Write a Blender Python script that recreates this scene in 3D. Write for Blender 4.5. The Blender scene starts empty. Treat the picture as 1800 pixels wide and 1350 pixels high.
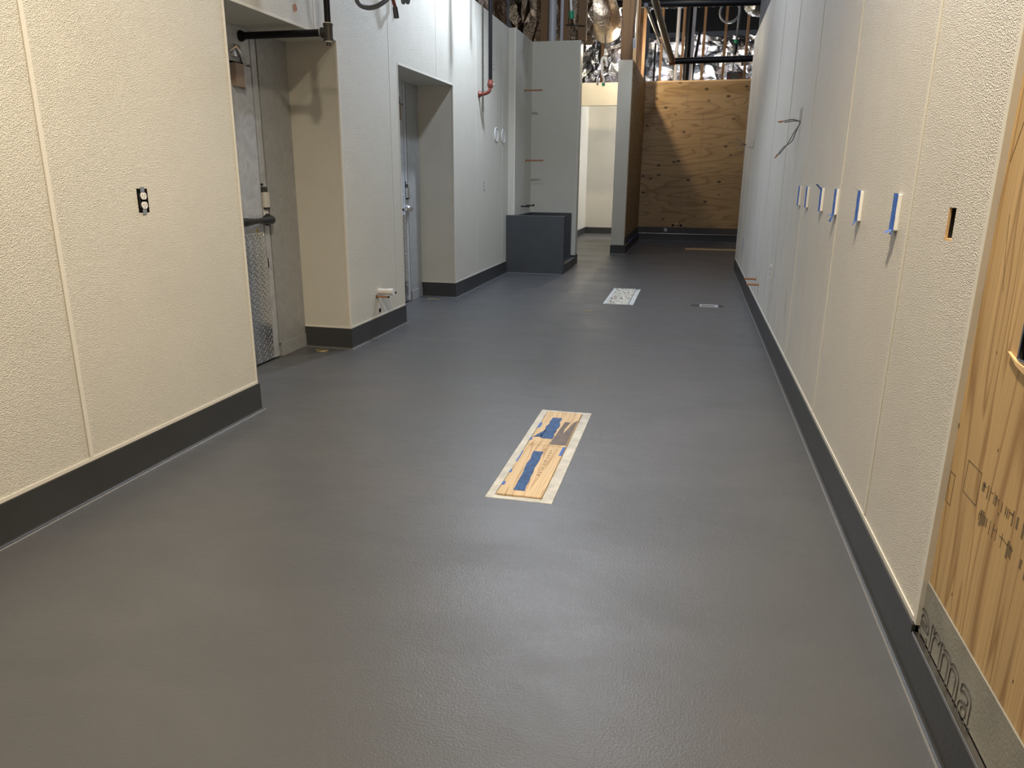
import bpy, bmesh, math, random
from mathutils import Vector, Matrix, noise
random.seed(7)
sc = bpy.context.scene
col = sc.collection

# ---------------------------------------------------------------- camera
CH = 1.29; FPX = 1286.38
pit, yaw, rol = math.radians(15.807), math.radians(13.453), math.radians(-0.4743)
fw = Vector((-math.sin(yaw)*math.cos(pit), math.cos(yaw)*math.cos(pit), -math.sin(pit)))
rt0 = Vector((math.cos(yaw), math.sin(yaw), 0)); dn0 = fw.cross(rt0)
rt = math.cos(rol)*rt0 + math.sin(rol)*dn0
dn = -math.sin(rol)*rt0 + math.cos(rol)*dn0
cd = bpy.data.cameras.new('camera'); cam = bpy.data.objects.new('camera', cd); col.objects.link(cam)
cd.sensor_width = 36; cd.lens = FPX/1800*36; cd.clip_start = .02; cd.clip_end = 200
m = Matrix((( rt.x, -dn.x, -fw.x, 0), (rt.y, -dn.y, -fw.y, 0), (rt.z, -dn.z, -fw.z, CH), (0, 0, 0, 1)))
cam.matrix_world = m
sc.camera = cam

# ---------------------------------------------------------------- world, lamps, exposure
w = bpy.data.worlds.new('world'); sc.world = w; w.use_nodes = True
w.node_tree.nodes['Background'].inputs[0].default_value = (.75, .8, .9, 1)
w.node_tree.nodes['Background'].inputs[1].default_value = .03
sc.view_settings.view_transform = 'Standard'; sc.view_settings.look = 'None'
sc.view_settings.gamma = 1; sc.view_settings.use_curve_mapping = False
sc.view_settings.exposure = 0.55

def lamp(name, loc, power, color, radius=.12, kind='POINT', target=None, size=.5, spot=None):
    l = bpy.data.lights.new(name, kind); l.energy = power; l.color = color
    if kind == 'AREA': l.size = size
    else: l.shadow_soft_size = radius
    if kind == 'SPOT': l.spot_size = math.radians(spot or 120); l.spot_blend = .8
    o = bpy.data.objects.new(name, l); col.objects.link(o); o.location = loc
    if target is not None:
        o.rotation_euler = (Vector(target)-Vector(loc)).to_track_quat('-Z', 'Y').to_euler()
    return o
WARM = (1.0, .86, .66); COOL = (.74, .84, 1.0); NEUT = (.98, .97, .92)
lamp('warm_work_light', (-.15, 1.60, 4.20), 500, WARM, .09, 'SPOT', (-.55, 1.0, 0), spot=152)
lamp('warm_fill_light', (-1.0, .1, 4.3), 45, (1, .90, .76), .12)  # added fill lamp, brightens the near walls
lamp('cool_ceiling_light', (-1.72, 7.95, 3.95), 225, COOL, .06, 'SPOT', (-1.95, 7.2, 0), spot=134)
lamp('neutral_ceiling_light', (-.95, 6.9, 4.3), 125, (.78, .87, 1.0), .10)
lamp('far_ceiling_light', (-.3, 12.1, 4.7), 62, (.68, .78, 1.0), .12)
lamp('side_room_light', (-1.42, 14.9, 3.68), 75, (1, .84, .60), .04)
lamp('side_room_back_light', (-2.2, 12.4, 3.9), 30, (.90, .95, 1.0), .12)
lamp('plywood_bay_light', (-.3, 13.6, 4.7), 9, (1, .84, .60), .07)
lamp('insulation_light', (.45, 17.3, 2.6), 230, (.93, .96, 1.0), .12)
lamp('roof_foil_fill', (.2, 17.2, 5.7), 16, (.93, .96, 1.0), .2)  # added lamp, lifts the roof foil that the beam shades

# ---------------------------------------------------------------- material helpers
def nt(name):
    mt = bpy.data.materials.new(name); mt.use_nodes = True
    return mt, mt.node_tree.nodes, mt.node_tree.links, mt.node_tree.nodes['Principled BSDF']
def node(N, typ, **kw):
    n = N.new(typ)
    for k, v in kw.items():
        if k in n.inputs: n.inputs[k].default_value = v
        else: setattr(n, k, v)
    return n
def rgba(c): return (c[0], c[1], c[2], 1)
def plain(name, c, rough=.5, metal=0, spec=.5, bump=0, bscale=100, emit=None, vary=0, vscale=4, stretch=(1, 1, 1)):
    mt, N, L, P = nt(name)
    P.inputs['Base Color'].default_value = rgba(c); P.inputs['Roughness'].default_value = rough
    P.inputs['Metallic'].default_value = metal; P.inputs['Specular IOR Level'].default_value = spec
    tc = node(N, 'ShaderNodeTexCoord'); mp = node(N, 'ShaderNodeMapping'); L.new(tc.outputs['Object'], mp.inputs[0])
    mp.inputs['Scale'].default_value = stretch
    if bump:
        n = node(N, 'ShaderNodeTexNoise', Scale=bscale, Detail=3); L.new(mp.outputs[0], n.inputs['Vector'])
        b = node(N, 'ShaderNodeBump', Strength=bump, Distance=.003); L.new(n.outputs[0], b.inputs['Height']); L.new(b.outputs[0], P.inputs['Normal'])
    if vary:
        n = node(N, 'ShaderNodeTexNoise', Scale=vscale, Detail=5, Roughness=.6); L.new(mp.outputs[0], n.inputs['Vector'])
        r = node(N, 'ShaderNodeValToRGB'); L.new(n.outputs[0], r.inputs[0])
        r.color_ramp.elements[0].position = .3; r.color_ramp.elements[1].position = .7
        r.color_ramp.elements[0].color = rgba([x*(1-vary) for x in c]); r.color_ramp.elements[1].color = rgba([min(1, x*(1+vary)) for x in c])
        L.new(r.outputs[0], P.inputs['Base Color'])
    if emit:
        P.inputs['Emission Color'].default_value = rgba(c); P.inputs['Emission Strength'].default_value = emit
    return mt

def frp_mat(name, c, bs=150, smear=False):
    mt, N, L, P = nt(name)
    tc = node(N, 'ShaderNodeTexCoord')
    n1 = node(N, 'ShaderNodeTexNoise', Scale=bs, Detail=2, Roughness=.5); L.new(tc.outputs['Object'], n1.inputs['Vector'])
    v1 = node(N, 'ShaderNodeTexVoronoi', Scale=bs*.9); L.new(tc.outputs['Object'], v1.inputs['Vector'])
    ad = node(N, 'ShaderNodeMath', operation='ADD'); L.new(n1.outputs[0], ad.inputs[0]); L.new(v1.outputs['Distance'], ad.inputs[1])
    b = node(N, 'ShaderNodeBump', Strength=1.0, Distance=.0034); L.new(ad.outputs[0], b.inputs['Height'])
    n3 = node(N, 'ShaderNodeTexNoise', Scale=1.3, Detail=2); L.new(tc.outputs['Object'], n3.inputs['Vector'])
    b2 = node(N, 'ShaderNodeBump', Strength=.25, Distance=.02); L.new(n3.outputs[0], b2.inputs['Height']); L.new(b.outputs[0], b2.inputs['Normal'])
    L.new(b2.outputs[0], P.inputs['Normal'])
    n2 = node(N, 'ShaderNodeTexNoise', Scale=2.2, Detail=5, Roughness=.65); L.new(tc.outputs['Object'], n2.inputs['Vector'])
    r = node(N, 'ShaderNodeValToRGB'); L.new(n2.outputs[0], r.inputs[0])
    r.color_ramp.elements[0].position = .25; r.color_ramp.elements[1].position = .75
    r.color_ramp.elements[0].color = rgba([x*.95 for x in c]); r.color_ramp.elements[1].color = rgba([x*1.03 for x in c])
    if smear:   # dusty streaks wiped on the panels, low on the wall
        mp = node(N, 'ShaderNodeMapping'); L.new(tc.outputs['Object'], mp.inputs[0]); mp.inputs['Scale'].default_value = (1, 4.5, .9)
        s = node(N, 'ShaderNodeTexNoise', Scale=1.6, Detail=6, Roughness=.7, Distortion=1.2); L.new(mp.outputs[0], s.inputs['Vector'])
        rr = node(N, 'ShaderNodeMapRange'); L.new(s.outputs[0], rr.inputs[0]); rr.inputs[1].default_value = .5; rr.inputs[2].default_value = .75
        sx = node(N, 'ShaderNodeSeparateXYZ'); L.new(tc.outputs['Object'], sx.inputs[0])
        zr = node(N, 'ShaderNodeMapRange'); L.new(sx.outputs[2], zr.inputs[0]); zr.inputs[1].default_value = 1.5; zr.inputs[2].default_value = .7
        yr = node(N, 'ShaderNodeMapRange'); L.new(sx.outputs[1], yr.inputs[0]); yr.inputs[1].default_value = 3.5; yr.inputs[2].default_value = 5.5
        m1 = node(N, 'ShaderNodeMath', operation='MULTIPLY'); L.new(rr.outputs[0], m1.inputs[0]); L.new(zr.outputs[0], m1.inputs[1])
        m2 = node(N, 'ShaderNodeMath', operation='MULTIPLY'); L.new(m1.outputs[0], m2.inputs[0]); L.new(yr.outputs[0], m2.inputs[1])
        mx = node(N, 'ShaderNodeMix', data_type='RGBA'); L.new(m2.outputs[0], mx.inputs[0]); L.new(r.outputs[0], mx.inputs[6])
        mx.inputs[7].default_value = rgba([x*.62 for x in c]); L.new(mx.outputs[2], P.inputs['Base Color'])
    else:
        L.new(r.outputs[0], P.inputs['Base Color'])
    P.inputs['Roughness'].default_value = .38; P.inputs['Specular IOR Level'].default_value = .45
    return mt

def floor_mat():
    mt, N, L, P = nt('grey_urethane_floor')
    tc = node(N, 'ShaderNodeTexCoord')
    mp = node(N, 'ShaderNodeMapping'); L.new(tc.outputs['Object'], mp.inputs[0]); mp.inputs['Scale'].default_value = (.75, 1.35, 1)
    n = node(N, 'ShaderNodeTexNoise', Scale=1.5, Detail=7, Roughness=.62, Distortion=.4); L.new(mp.outputs[0], n.inputs['Vector'])
    r = node(N, 'ShaderNodeValToRGB'); L.new(n.outputs[0], r.inputs[0])
    r.color_ramp.elements[0].position = .3; r.color_ramp.elements[1].position = .75
    r.color_ramp.elements[0].color = (.076, .078, .081, 1); r.color_ramp.elements[1].color = (.103, .104, .108, 1)
    # faint reddish stains
    n4 = node(N, 'ShaderNodeTexNoise', Scale=.9, Detail=3); L.new(tc.outputs['Object'], n4.inputs['Vector'])
    mr4 = node(N, 'ShaderNodeMapRange'); L.new(n4.outputs[0], mr4.inputs[0]); mr4.inputs[1].default_value = .58; mr4.inputs[2].default_value = .8; mr4.inputs[4].default_value = .5
    mx = node(N, 'ShaderNodeMix', data_type='RGBA'); L.new(mr4.outputs[0], mx.inputs[0]); L.new(r.outputs[0], mx.inputs[6]); mx.inputs[7].default_value = (.125, .10, .10, 1)
    L.new(mx.outputs[2], P.inputs['Base Color'])
    # trowelled patches of different gloss
    rr = node(N, 'ShaderNodeMapRange'); L.new(n.outputs[0], rr.inputs[0]); rr.inputs[1].default_value = .25; rr.inputs[2].default_value = .85
    rr.inputs[3].default_value = .44; rr.inputs[4].default_value = .24
    L.new(rr.outputs[0], P.inputs['Roughness'])
    n2 = node(N, 'ShaderNodeTexNoise', Scale=150, Detail=3, Roughness=.6); L.new(tc.outputs['Object'], n2.inputs['Vector'])
    n3 = node(N, 'ShaderNodeTexNoise', Scale=9, Detail=3); L.new(mp.outputs[0], n3.inputs['Vector'])
    b = node(N, 'ShaderNodeBump', Strength=.6, Distance=.0022); L.new(n2.outputs[0], b.inputs['Height'])
    b2 = node(N, 'ShaderNodeBump', Strength=.2, Distance=.006); L.new(n3.outputs[0], b2.inputs['Height']); L.new(b.outputs[0], b2.inputs['Normal'])
    L.new(b2.outputs[0], P.inputs['Normal'])
    P.inputs['Specular IOR Level'].default_value = .62
    return mt

def ply_mat(name, axis, base, dark, knots=True, scale=1.0, lines=9):
    """axis: mapping scale that stretches the figure along the grain"""
    mt, N, L, P = nt(name)
    tc = node(N, 'ShaderNodeTexCoord')
    mp = node(N, 'ShaderNodeMapping'); L.new(tc.outputs['Object'], mp.inputs[0]); mp.inputs['Scale'].default_value = axis
    n = node(N, 'ShaderNodeTexNoise', Scale=scale, Detail=2.5, Roughness=.45, Distortion=.5); L.new(mp.outputs[0], n.inputs['Vector'])
    mu = node(N, 'ShaderNodeMath', operation='MULTIPLY'); L.new(n.outputs[0], mu.inputs[0]); mu.inputs[1].default_value = lines
    fr = node(N, 'ShaderNodeMath', operation='FRACT'); L.new(mu.outputs[0], fr.inputs[0])
    r = node(N, 'ShaderNodeValToRGB'); L.new(fr.outputs[0], r.inputs[0])
    e = r.color_ramp.elements; e[0].position = 0; e[0].color = rgba(base); e[1].position = 1; e[1].color = rgba(base)
    a = e.new(.62); a.color = rgba([x*.93 for x in base]); a = e.new(.86); a.color = rgba(dark); a = e.new(.93); a.color = rgba([(x+y)/2 for x, y in zip(base, dark)])
    # fine fibre streaks
    mp2 = node(N, 'ShaderNodeMapping'); L.new(tc.outputs['Object'], mp2.inputs[0]); mp2.inputs['Scale'].default_value = [60*a_ if a_ > .6 else 4*a_ for a_ in axis]
    f = node(N, 'ShaderNodeTexNoise', Scale=1.6, Detail=4); L.new(mp2.outputs[0], f.inputs['Vector'])
    fm = node(N, 'ShaderNodeMapRange'); L.new(f.outputs[0], fm.inputs[0]); fm.inputs[1].default_value = .3; fm.inputs[2].default_value = .75; fm.inputs[3].default_value = .76; fm.inputs[4].default_value = 1.12
    mx = node(N, 'ShaderNodeMix', data_type='RGBA', blend_type='MULTIPLY'); mx.inputs[0].default_value = 1
    L.new(r.outputs[0], mx.inputs[6]); L.new(fm.outputs[0], mx.inputs[7])
    last = mx.outputs[2]
    # broad tonal patches
    g = node(N, 'ShaderNodeTexNoise', Scale=1.1, Detail=3); L.new(mp.outputs[0], g.inputs['Vector'])
    gm = node(N, 'ShaderNodeMapRange'); L.new(g.outputs[0], gm.inputs[0]); gm.inputs[1].default_value = .3; gm.inputs[2].default_value = .7; gm.inputs[3].default_value = .88; gm.inputs[4].default_value = 1.06
    mg = node(N, 'ShaderNodeMix', data_type='RGBA', blend_type='MULTIPLY'); mg.inputs[0].default_value = 1
    L.new(last, mg.inputs[6]); L.new(gm.outputs[0], mg.inputs[7]); last = mg.outputs[2]
    if knots:
        v = node(N, 'ShaderNodeTexVoronoi', Scale=4.6, Randomness=1.0)
        mk = node(N, 'ShaderNodeMapping'); L.new(tc.outputs['Object'], mk.inputs[0])
        mk.inputs['Scale'].default_value = [(.75 if a_ < .6 else 1.35) if a_ else 0 for a_ in axis]
        L.new(mk.outputs[0], v.inputs['Vector'])
        km = node(N, 'ShaderNodeMapRange'); L.new(v.outputs['Distance'], km.inputs[0]); km.inputs[1].default_value = .19; km.inputs[2].default_value = .10
        wn = node(N, 'ShaderNodeMath', operation='GREATER_THAN'); wn.inputs[1].default_value = .25
        sp = node(N, 'ShaderNodeSeparateColor'); L.new(v.outputs['Color'], sp.inputs[0]); L.new(sp.outputs[0], wn.inputs[0])
        mm = node(N, 'ShaderNodeMath', operation='MULTIPLY'); L.new(km.outputs[0], mm.inputs[0]); L.new(wn.outputs[0], mm.inputs[1])
        mk2 = node(N, 'ShaderNodeMix', data_type='RGBA'); L.new(mm.outputs[0], mk2.inputs[0]); L.new(last, mk2.inputs[6]); mk2.inputs[7].default_value = rgba([x*.22 for x in dark])
        last = mk2.outputs[2]
    L.new(last, P.inputs['Base Color']); P.inputs['Roughness'].default_value = .62
    return mt

def foil_mat(name, c=(.82, .82, .84), rough=.16):
    mt, N, L, P = nt(name)
    P.inputs['Base Color'].default_value = rgba(c); P.inputs['Metallic'].default_value = 1; P.inputs['Roughness'].default_value = rough
    tc = node(N, 'ShaderNodeTexCoord')
    d = node(N, 'ShaderNodeTexNoise', Scale=7.0, Detail=5, Roughness=.6, Distortion=1.2); L.new(tc.outputs['Object'], d.inputs['Vector'])
    ab = node(N, 'ShaderNodeMath', operation='SUBTRACT'); L.new(d.outputs[0], ab.inputs[0]); ab.inputs[1].default_value = .5
    a2 = node(N, 'ShaderNodeMath', operation='ABSOLUTE'); L.new(ab.outputs[0], a2.inputs[0])
    b = node(N, 'ShaderNodeBump', Strength=1, Distance=.035); L.new(a2.outputs[0], b.inputs['Height']); L.new(b.outputs[0], P.inputs['Normal'])
    return mt

def steel_mat(name, c, rough=.34, smear=.25):
    mt, N, L, P = nt(name)
    tc = node(N, 'ShaderNodeTexCoord')
    n = node(N, 'ShaderNodeTexNoise', Scale=5.5, Detail=8, Roughness=.68, Distortion=2.2); L.new(tc.outputs['Object'], n.inputs['Vector'])
    r = node(N, 'ShaderNodeValToRGB'); L.new(n.outputs[0], r.inputs[0])
    r.color_ramp.elements[0].position = .35; r.color_ramp.elements[1].position = .65
    r.color_ramp.elements[0].color = rgba([x*(1-smear) for x in c]); r.color_ramp.elements[1].color = rgba(c)
    L.new(r.outputs[0], P.inputs['Base Color'])
    m_ = node(N, 'ShaderNodeMapRange'); L.new(n.outputs[0], m_.inputs[0]); m_.inputs[3].default_value = rough+.18; m_.inputs[4].default_value = rough
    L.new(m_.outputs[0], P.inputs['Roughness']); P.inputs['Metallic'].default_value = .25
    return mt

M = dict(
    frp=frp_mat('cream_pebbled_wall_panel', (.74, .71, .615), 290),
    frp_r=frp_mat('cream_pebbled_wall_panel_dusty', (.75, .71, .635), 300, True),
    trim=plain('cream_division_bar', (.74, .71, .63), .4),
    floor=floor_mat(),
    base=plain('charcoal_cove_base', (.040, .041, .042), .38, bump=.25, bscale=60, vary=.12, vscale=3),
    sink=plain('charcoal_sink_coating', (.056, .059, .063), .45, bump=.3, bscale=50, vary=.08),
    toe=plain('toe_glint_bead', (.20, .20, .20), .30, bump=.8, bscale=90),
    ply_r=ply_mat('honey_plywood_upright_grain', (0, 2.6, .22), (.60, .40, .185), (.36, .21, .085), False, 1.9, 13),
    ply_b=ply_mat('honey_plywood_level_grain', (.36, .36, 1.6), (.45, .285, .125), (.31, .18, .072), True, 1.4, 12),
    stud=ply_mat('pine_stud', (2.5, 2.5, .25), (.21, .112, .042), (.13, .065, .024), False, 3, 5),
    pine=ply_mat('pale_pine_board', (16, .55, 0), (.74, .56, .34), (.48, .31, .15), False, 1.3, 6),
    board=plain('grey_backer_board', (.27, .26, .225), .75, bump=.5, bscale=120, vary=.15, vscale=6),
    membrane=plain('dark_backer_board', (.075, .062, .055), .6, vary=.2),
    ink=plain('grey_print', (.085, .083, .085), .8),
    ink2=plain('faded_stamp_ink', (.16, .115, .065), .8),
    channel=plain('steel_channel', (.42, .40, .37), .3, 1),
    steel=steel_mat('galvanized_steel', (.60, .62, .65)),
    steel_b=steel_mat('galvanized_steel_frame', (.43, .44, .44), .42, .15),
    tread=plain('tread_plate', (.80, .82, .85), .20, 1),
    chrome=plain('chrome', (.7, .7, .7), .18, 1),
    chromew=plain('bright_steel_edge', (.70, .72, .75), .35, .6),
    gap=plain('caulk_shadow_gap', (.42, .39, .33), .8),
    black=plain('black_iron_pipe', (.006, .006, .007), .45, spec=.22),
    fitting=plain('malleable_fitting', (.05, .047, .042), .45, .3, bump=.3),
    blackp=plain('black_plastic', (.012, .012, .012), .35),
    dark=plain('dark_cavity', (.008, .008, .008), .8, spec=0),
    white=plain('white_plastic', (.82, .81, .78), .35),
    pvc=plain('white_pvc', (.80, .77, .72), .3),
    pvcg=plain('grey_white_pvc', (.52, .52, .54), .4),
    copper=plain('copper', (.55, .25, .12), .35, .9),
    red=plain('red_brown_valve', (.20, .050, .034), .35, .2),
    grey=plain('grey_conduit', (.15, .155, .17), .45),
    tape=plain('blue_tape', (.045, .14, .50), .6, vary=.25, vscale=30),
    tape2=plain('worn_blue_tape', (.03, .085, .24), .65, vary=.45, vscale=60, bump=.5),
    grout=plain('pale_grout_rim', (.56, .56, .53), .7, bump=.8, bscale=60, vary=.22, vscale=14),
    chip=plain('crumbled_filler', (.62, .58, .50), .8, bump=1, bscale=50, vary=.35, vscale=30),
    smear=plain('brown_adhesive', (.12, .082, .055), .4, bump=.6, bscale=80, vary=.35, vscale=25),
    brass=plain('worn_brass', (.50, .42, .20), .4, .7, bump=.6, bscale=90, vary=.4, vscale=50),
    beige=plain('beige_plastic', (.62, .58, .50), .5),
    tan=plain('tan_plate', (.36, .27, .21), .4, .3),
    green=plain('green_cap', (.01, .30, .14), .4),
    foil=foil_mat('silver_foil', (.84, .85, .88), .10),
    foil_w=foil_mat('bronze_tinted_foil', (.40, .30, .21), .2),
    jacket=foil_mat('foil_duct_jacket', (.62, .52, .42), .32),
    duct=plain('duct_metal', (.20, .205, .205), .4, .5, bump=.4, bscale=8),
    roof=plain('dark_roof_deck', (.022, .021, .020), .8, vary=.3),
    rough=plain('rough_concrete', (.25, .24, .22), .8, vary=.15),
    label=plain('pale_label', (.55, .58, .66), .5),
    pinewood=plain('bright_wood', (.72, .48, .24), .6, vary=.15, vscale=12, stretch=(3, 3, .3)),
    bulb=plain('lit_bulb', (1, .97, .9), .4, emit=22),
    bead=plain('foam_bead', (.62, .52, .25), .7, bump=.8, bscale=60),
)

# ---------------------------------------------------------------- mesh helpers
class MB:
    def __init__(s): s.bm = bmesh.new()
    def box(s, x0, x1, y0, y1, z0, z1, bev=0):
        b2 = bmesh.new()
        vs = [b2.verts.new((x, y, z)) for z in (z0, z1) for y in (y0, y1) for x in (x0, x1)]
        for f in ((0, 2, 3, 1), (4, 5, 7, 6), (0, 1, 5, 4), (2, 6, 7, 3), (0, 4, 6, 2), (1, 3, 7, 5)):
            b2.faces.new([vs[i] for i in f])
        if bev: bmesh.ops.bevel(b2, geom=b2.edges[:], offset=bev, segments=2, affect='EDGES', profile=.6)
        s._merge(b2); return s
    def _merge(s, b2, mat=None):
        if mat is not None: bmesh.ops.transform(b2, matrix=mat, verts=b2.verts[:])
        me = bpy.data.meshes.new('t'); b2.to_mesh(me); b2.free(); s.bm.from_mesh(me); bpy.data.meshes.remove(me)
    def cyl(s, a, b, r, r2=None, n=16, cap=True):
        a, b = Vector(a), Vector(b); d = b-a
        b2 = bmesh.new()
        bmesh.ops.create_cone(b2, cap_ends=cap, segments=n, radius1=r, radius2=r if r2 is None else r2, depth=d.length)
        s._merge(b2, Matrix.Translation((a+b)/2) @ d.to_track_quat('Z', 'Y').to_matrix().to_4x4()); return s
    def ring(s, c, axis, r0, r1, t, n=24):
        return s.lathe(c, axis, [(r0, 0), (r1, 0), (r1, t), (r0, t), (r0, 0)], n)
    def lathe(s, c, axis, prof, n=24):
        b2 = bmesh.new(); rows = []
        for r, z in prof:
            rows.append([b2.verts.new((max(r, 1e-5)*math.cos(2*math.pi*i/n), max(r, 1e-5)*math.sin(2*math.pi*i/n), z)) for i in range(n)])
        for p, q in zip(rows, rows[1:]):
            for i in range(n): b2.faces.new((p[i], p[(i+1) % n], q[(i+1) % n], q[i]))
        bmesh.ops.remove_doubles(b2, verts=b2.verts[:], dist=1e-5)
        bmesh.ops.recalc_face_normals(b2, faces=b2.faces[:])
        s._merge(b2, Matrix.Translation(c) @ Vector(axis).to_track_quat('Z', 'Y').to_matrix().to_4x4()); return s
    def tube(s, pts, r, n=10, cap=True):
        pts = [Vector(p) for p in pts]; rows = []; b2 = bmesh.new()
        up = Vector((.13, .21, 1)).normalized()
        for i, p in enumerate(pts):
            t = (pts[min(i+1, len(pts)-1)]-pts[max(i-1, 0)]).normalized()
            if i == 0: u = t.cross(up).normalized()
            else: u = (u-t*u.dot(t)).normalized()
            v = t.cross(u); rr = r[i] if isinstance(r, (list, tuple)) else r
            rows.append([b2.verts.new(p+rr*(math.cos(2*math.pi*k/n)*u+math.sin(2*math.pi*k/n)*v)) for k in range(n)])
        for p, q in zip(rows, rows[1:]):
            for i in range(n): b2.faces.new((p[i], p[(i+1) % n], q[(i+1) % n], q[i]))
        if cap: b2.faces.new(rows[0][::-1]); b2.faces.new(rows[-1])
        bmesh.ops.recalc_face_normals(b2, faces=b2.faces[:])
        s._merge(b2); return s
    def poly(s, pts, h):          # flat outline at the points' z, thickened by vector h
        h = Vector(h); b2 = bmesh.new()
        A = [b2.verts.new(p) for p in pts]; B = [b2.verts.new(Vector(p)+h) for p in pts]
        b2.faces.new(A); b2.faces.new(B[::-1])
        for i in range(len(A)): b2.faces.new((A[i], B[i], B[(i+1) % len(A)], A[(i+1) % len(A)]))
        bmesh.ops.recalc_face_normals(b2, faces=b2.faces[:]); s._merge(b2); return s
    def sweep(s, path, prof):     # profile (outward, z) along plan path; outward = right-hand side of travel
        P = [Vector((x, y, 0)) for x, y in path]; b2 = bmesh.new(); rows = []
        for i, p in enumerate(P):
            ns = []
            if i: d = (P[i]-P[i-1]).normalized(); ns.append(Vector((d.y, -d.x, 0)))
            if i < len(P)-1: d = (P[i+1]-P[i]).normalized(); ns.append(Vector((d.y, -d.x, 0)))
            if len(ns) == 2: nn = ns[0]+ns[1]; nn = nn*(1/max(.2, (nn.dot(ns[0])))); o = nn
            else: o = ns[0]
            rows.append([b2.verts.new(p+o*a+Vector((0, 0, z))) for a, z in prof])
        n = len(prof)
        for p, q in zip(rows, rows[1:]):
            for i in range(n): b2.faces.new((p[i], q[i], q[(i+1) % n], p[(i+1) % n]))
        b2.faces.new(rows[0]); b2.faces.new(rows[-1][::-1])
        bmesh.ops.recalc_face_normals(b2, faces=b2.faces[:]); s._merge(b2); return s
    def build(s, name, mat, parent=None, smooth=False):
        me = bpy.data.meshes.new(name)
        if parent is not None:
            wp = Vector(); q = parent
            while q is not None: wp += q.location; q = q.parent
            bmesh.ops.translate(s.bm, vec=-wp, verts=s.bm.verts[:])
        s.bm.to_mesh(me); s.bm.free()
        if smooth:
            for p in me.polygons: p.use_smooth = True
            me.set_sharp_from_angle(angle=math.radians(38))
        me.materials.append(M[mat] if isinstance(mat, str) else mat)
        o = bpy.data.objects.new(name, me); col.objects.link(o); o.parent = parent
        return o
def rebase(o, loc):               # put a mesh thing's origin at its base
    o.data.transform(Matrix.Translation(-Vector(loc))); o.location = loc; return o
def tag(o, label, cat, group=None, kind=None):
    o['label'] = label; o['category'] = cat
    if group: o['group'] = group
    if kind: o['kind'] = kind
    return o
def thing(name, loc, label, cat, group=None):
    o = bpy.data.objects.new(name, None); col.objects.link(o); o.location = loc; o.empty_display_size = .05
    return tag(o, label, cat, group)
def struct(o): o['kind'] = 'structure'; return o
def copy_tree(o, loc=None, parent=None, label=None):
    c = o.copy(); col.objects.link(c); c.parent = parent
    for ch in [x for x in col.objects if x.parent == o]: copy_tree(ch, None, c)
    if loc is not None: c.location = loc
    if label: c['label'] = label
    return c
def P3(px, py, Y):                # world point at distance Y seen in direction (px, py) of the 1800x1350 frame
    d = rt*((px-900)/FPX) + dn*((py-675)/FPX) + fw
    return Vector((0, 0, CH)) + d*(Y/d.y)
def arc(c, r, a0, a1, u, v, n=8):
    c, u, v = Vector(c), Vector(u), Vector(v)
    return [c+r*(math.cos(a0+(a1-a0)*i/n)*u+math.sin(a0+(a1-a0)*i/n)*v) for i in range(n+1)]

# ================================================================= SETTING
XA, XB, XC, XR = -2.325, -2.494, -2.402, .654      # wall panel planes
XD, HT, HO = -2.892, 3.15, 2.19
def wall(name, boxes, mat):
    mb = MB()
    for b in boxes: mb.box(*b)
    return struct(mb.build(name, mat))
# floor slab with the pockets for drains left open
D1 = (-.765, -.477, 2.715, 3.95); D2 = (-.865, -.545, 7.72, 8.90); D3 = (.135, .325, 7.83, 7.98)
def floor_cells():
    mb = MB(); xs = sorted({-6, 4, D1[0], D1[1], D2[0], D2[1], D3[0], D3[1]}); ys = sorted({-3.6, 20.5, D1[2], D1[3], D2[2], D2[3], D3[2], D3[3]})
    for i in range(len(xs)-1):
        for j in range(len(ys)-1):
            cx, cy = (xs[i]+xs[i+1])/2, (ys[j]+ys[j+1])/2
            if any(d[0] < cx < d[1] and d[2] < cy < d[3] for d in (D1, D2, D3)): continue
            mb.box(xs[i], xs[i+1], ys[j], ys[j+1], -.1, 0)
    bmesh.ops.remove_doubles(mb.bm, verts=mb.bm.verts[:], dist=1e-5)
    return mb
struct(floor_cells().build('floor', 'floor'))
wall('ceiling', [(-6, 4, -3.6, 20.5, 6.2, 6.3)], 'roof')
wall('wall_rear', [(-6, 4, -3.6, -3.5, 0, 6.2)], 'roof')
wall('wall_side_left', [(-6.1, -6, -3.6, 20.5, 0, 6.2)], 'roof')
wall('wall_side_right', [(4, 4.1, -3.6, 20.5, 0, 6.2)], 'roof')
# left wall: near run, header, pier, header, far run
for n_, b_ in (('near', (XD-.05, XA, -3.5, 3.535, 0, HT)), ('near_header', (XD-.05, XB, 3.535, 5.09, HO, HT)), ('pier', (XD-.05, XB, 5.09, 6.205, 0, HT)),
               ('far_header', (XD-.05, XB, 6.205, 7.70, HO, HT)), ('far', (XD-.05, XB, 7.70, 10.09, 0, HT)), ('jog', (XD-.05, XC, 10.09, 11.137, 0, HT))):
    wall('wall_left_'+n_, [b_], 'frp')
wall('wall_left_cooler', [(XD-.2, XD-.051, 3.3, 8.2, 0, HT)], 'steel_b')
wall('wall_left_niche', [(XD, -1.705, 11.137, 11.36, 0, HT)], 'frp')
wall('wall_left_side_room', [(-2.6, -2.48, 11.36, 17.7, 0, HT)], 'frp')
wall('wall_back_side_room', [(-2.6, -1.125, 17.7, 17.8, 0, 3.1)], 'frp')
wall('wall_bulkhead', [(-2.48, -1.365, 15.9, 16.05, 2.705, 3.14)], 'frp')
wall('wall_partition', [(-1.365, -1.137, 13.07, 16.17, 0, HT)], 'frp')
wall('wall_partition_plywood', [(-1.137, -1.125, 13.085, 16.17, .29, HT)], 'ply_b')
wall('wall_back', [(-1.365, 4, 16.17, 16.30, .29, HT)], 'ply_b')
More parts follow.
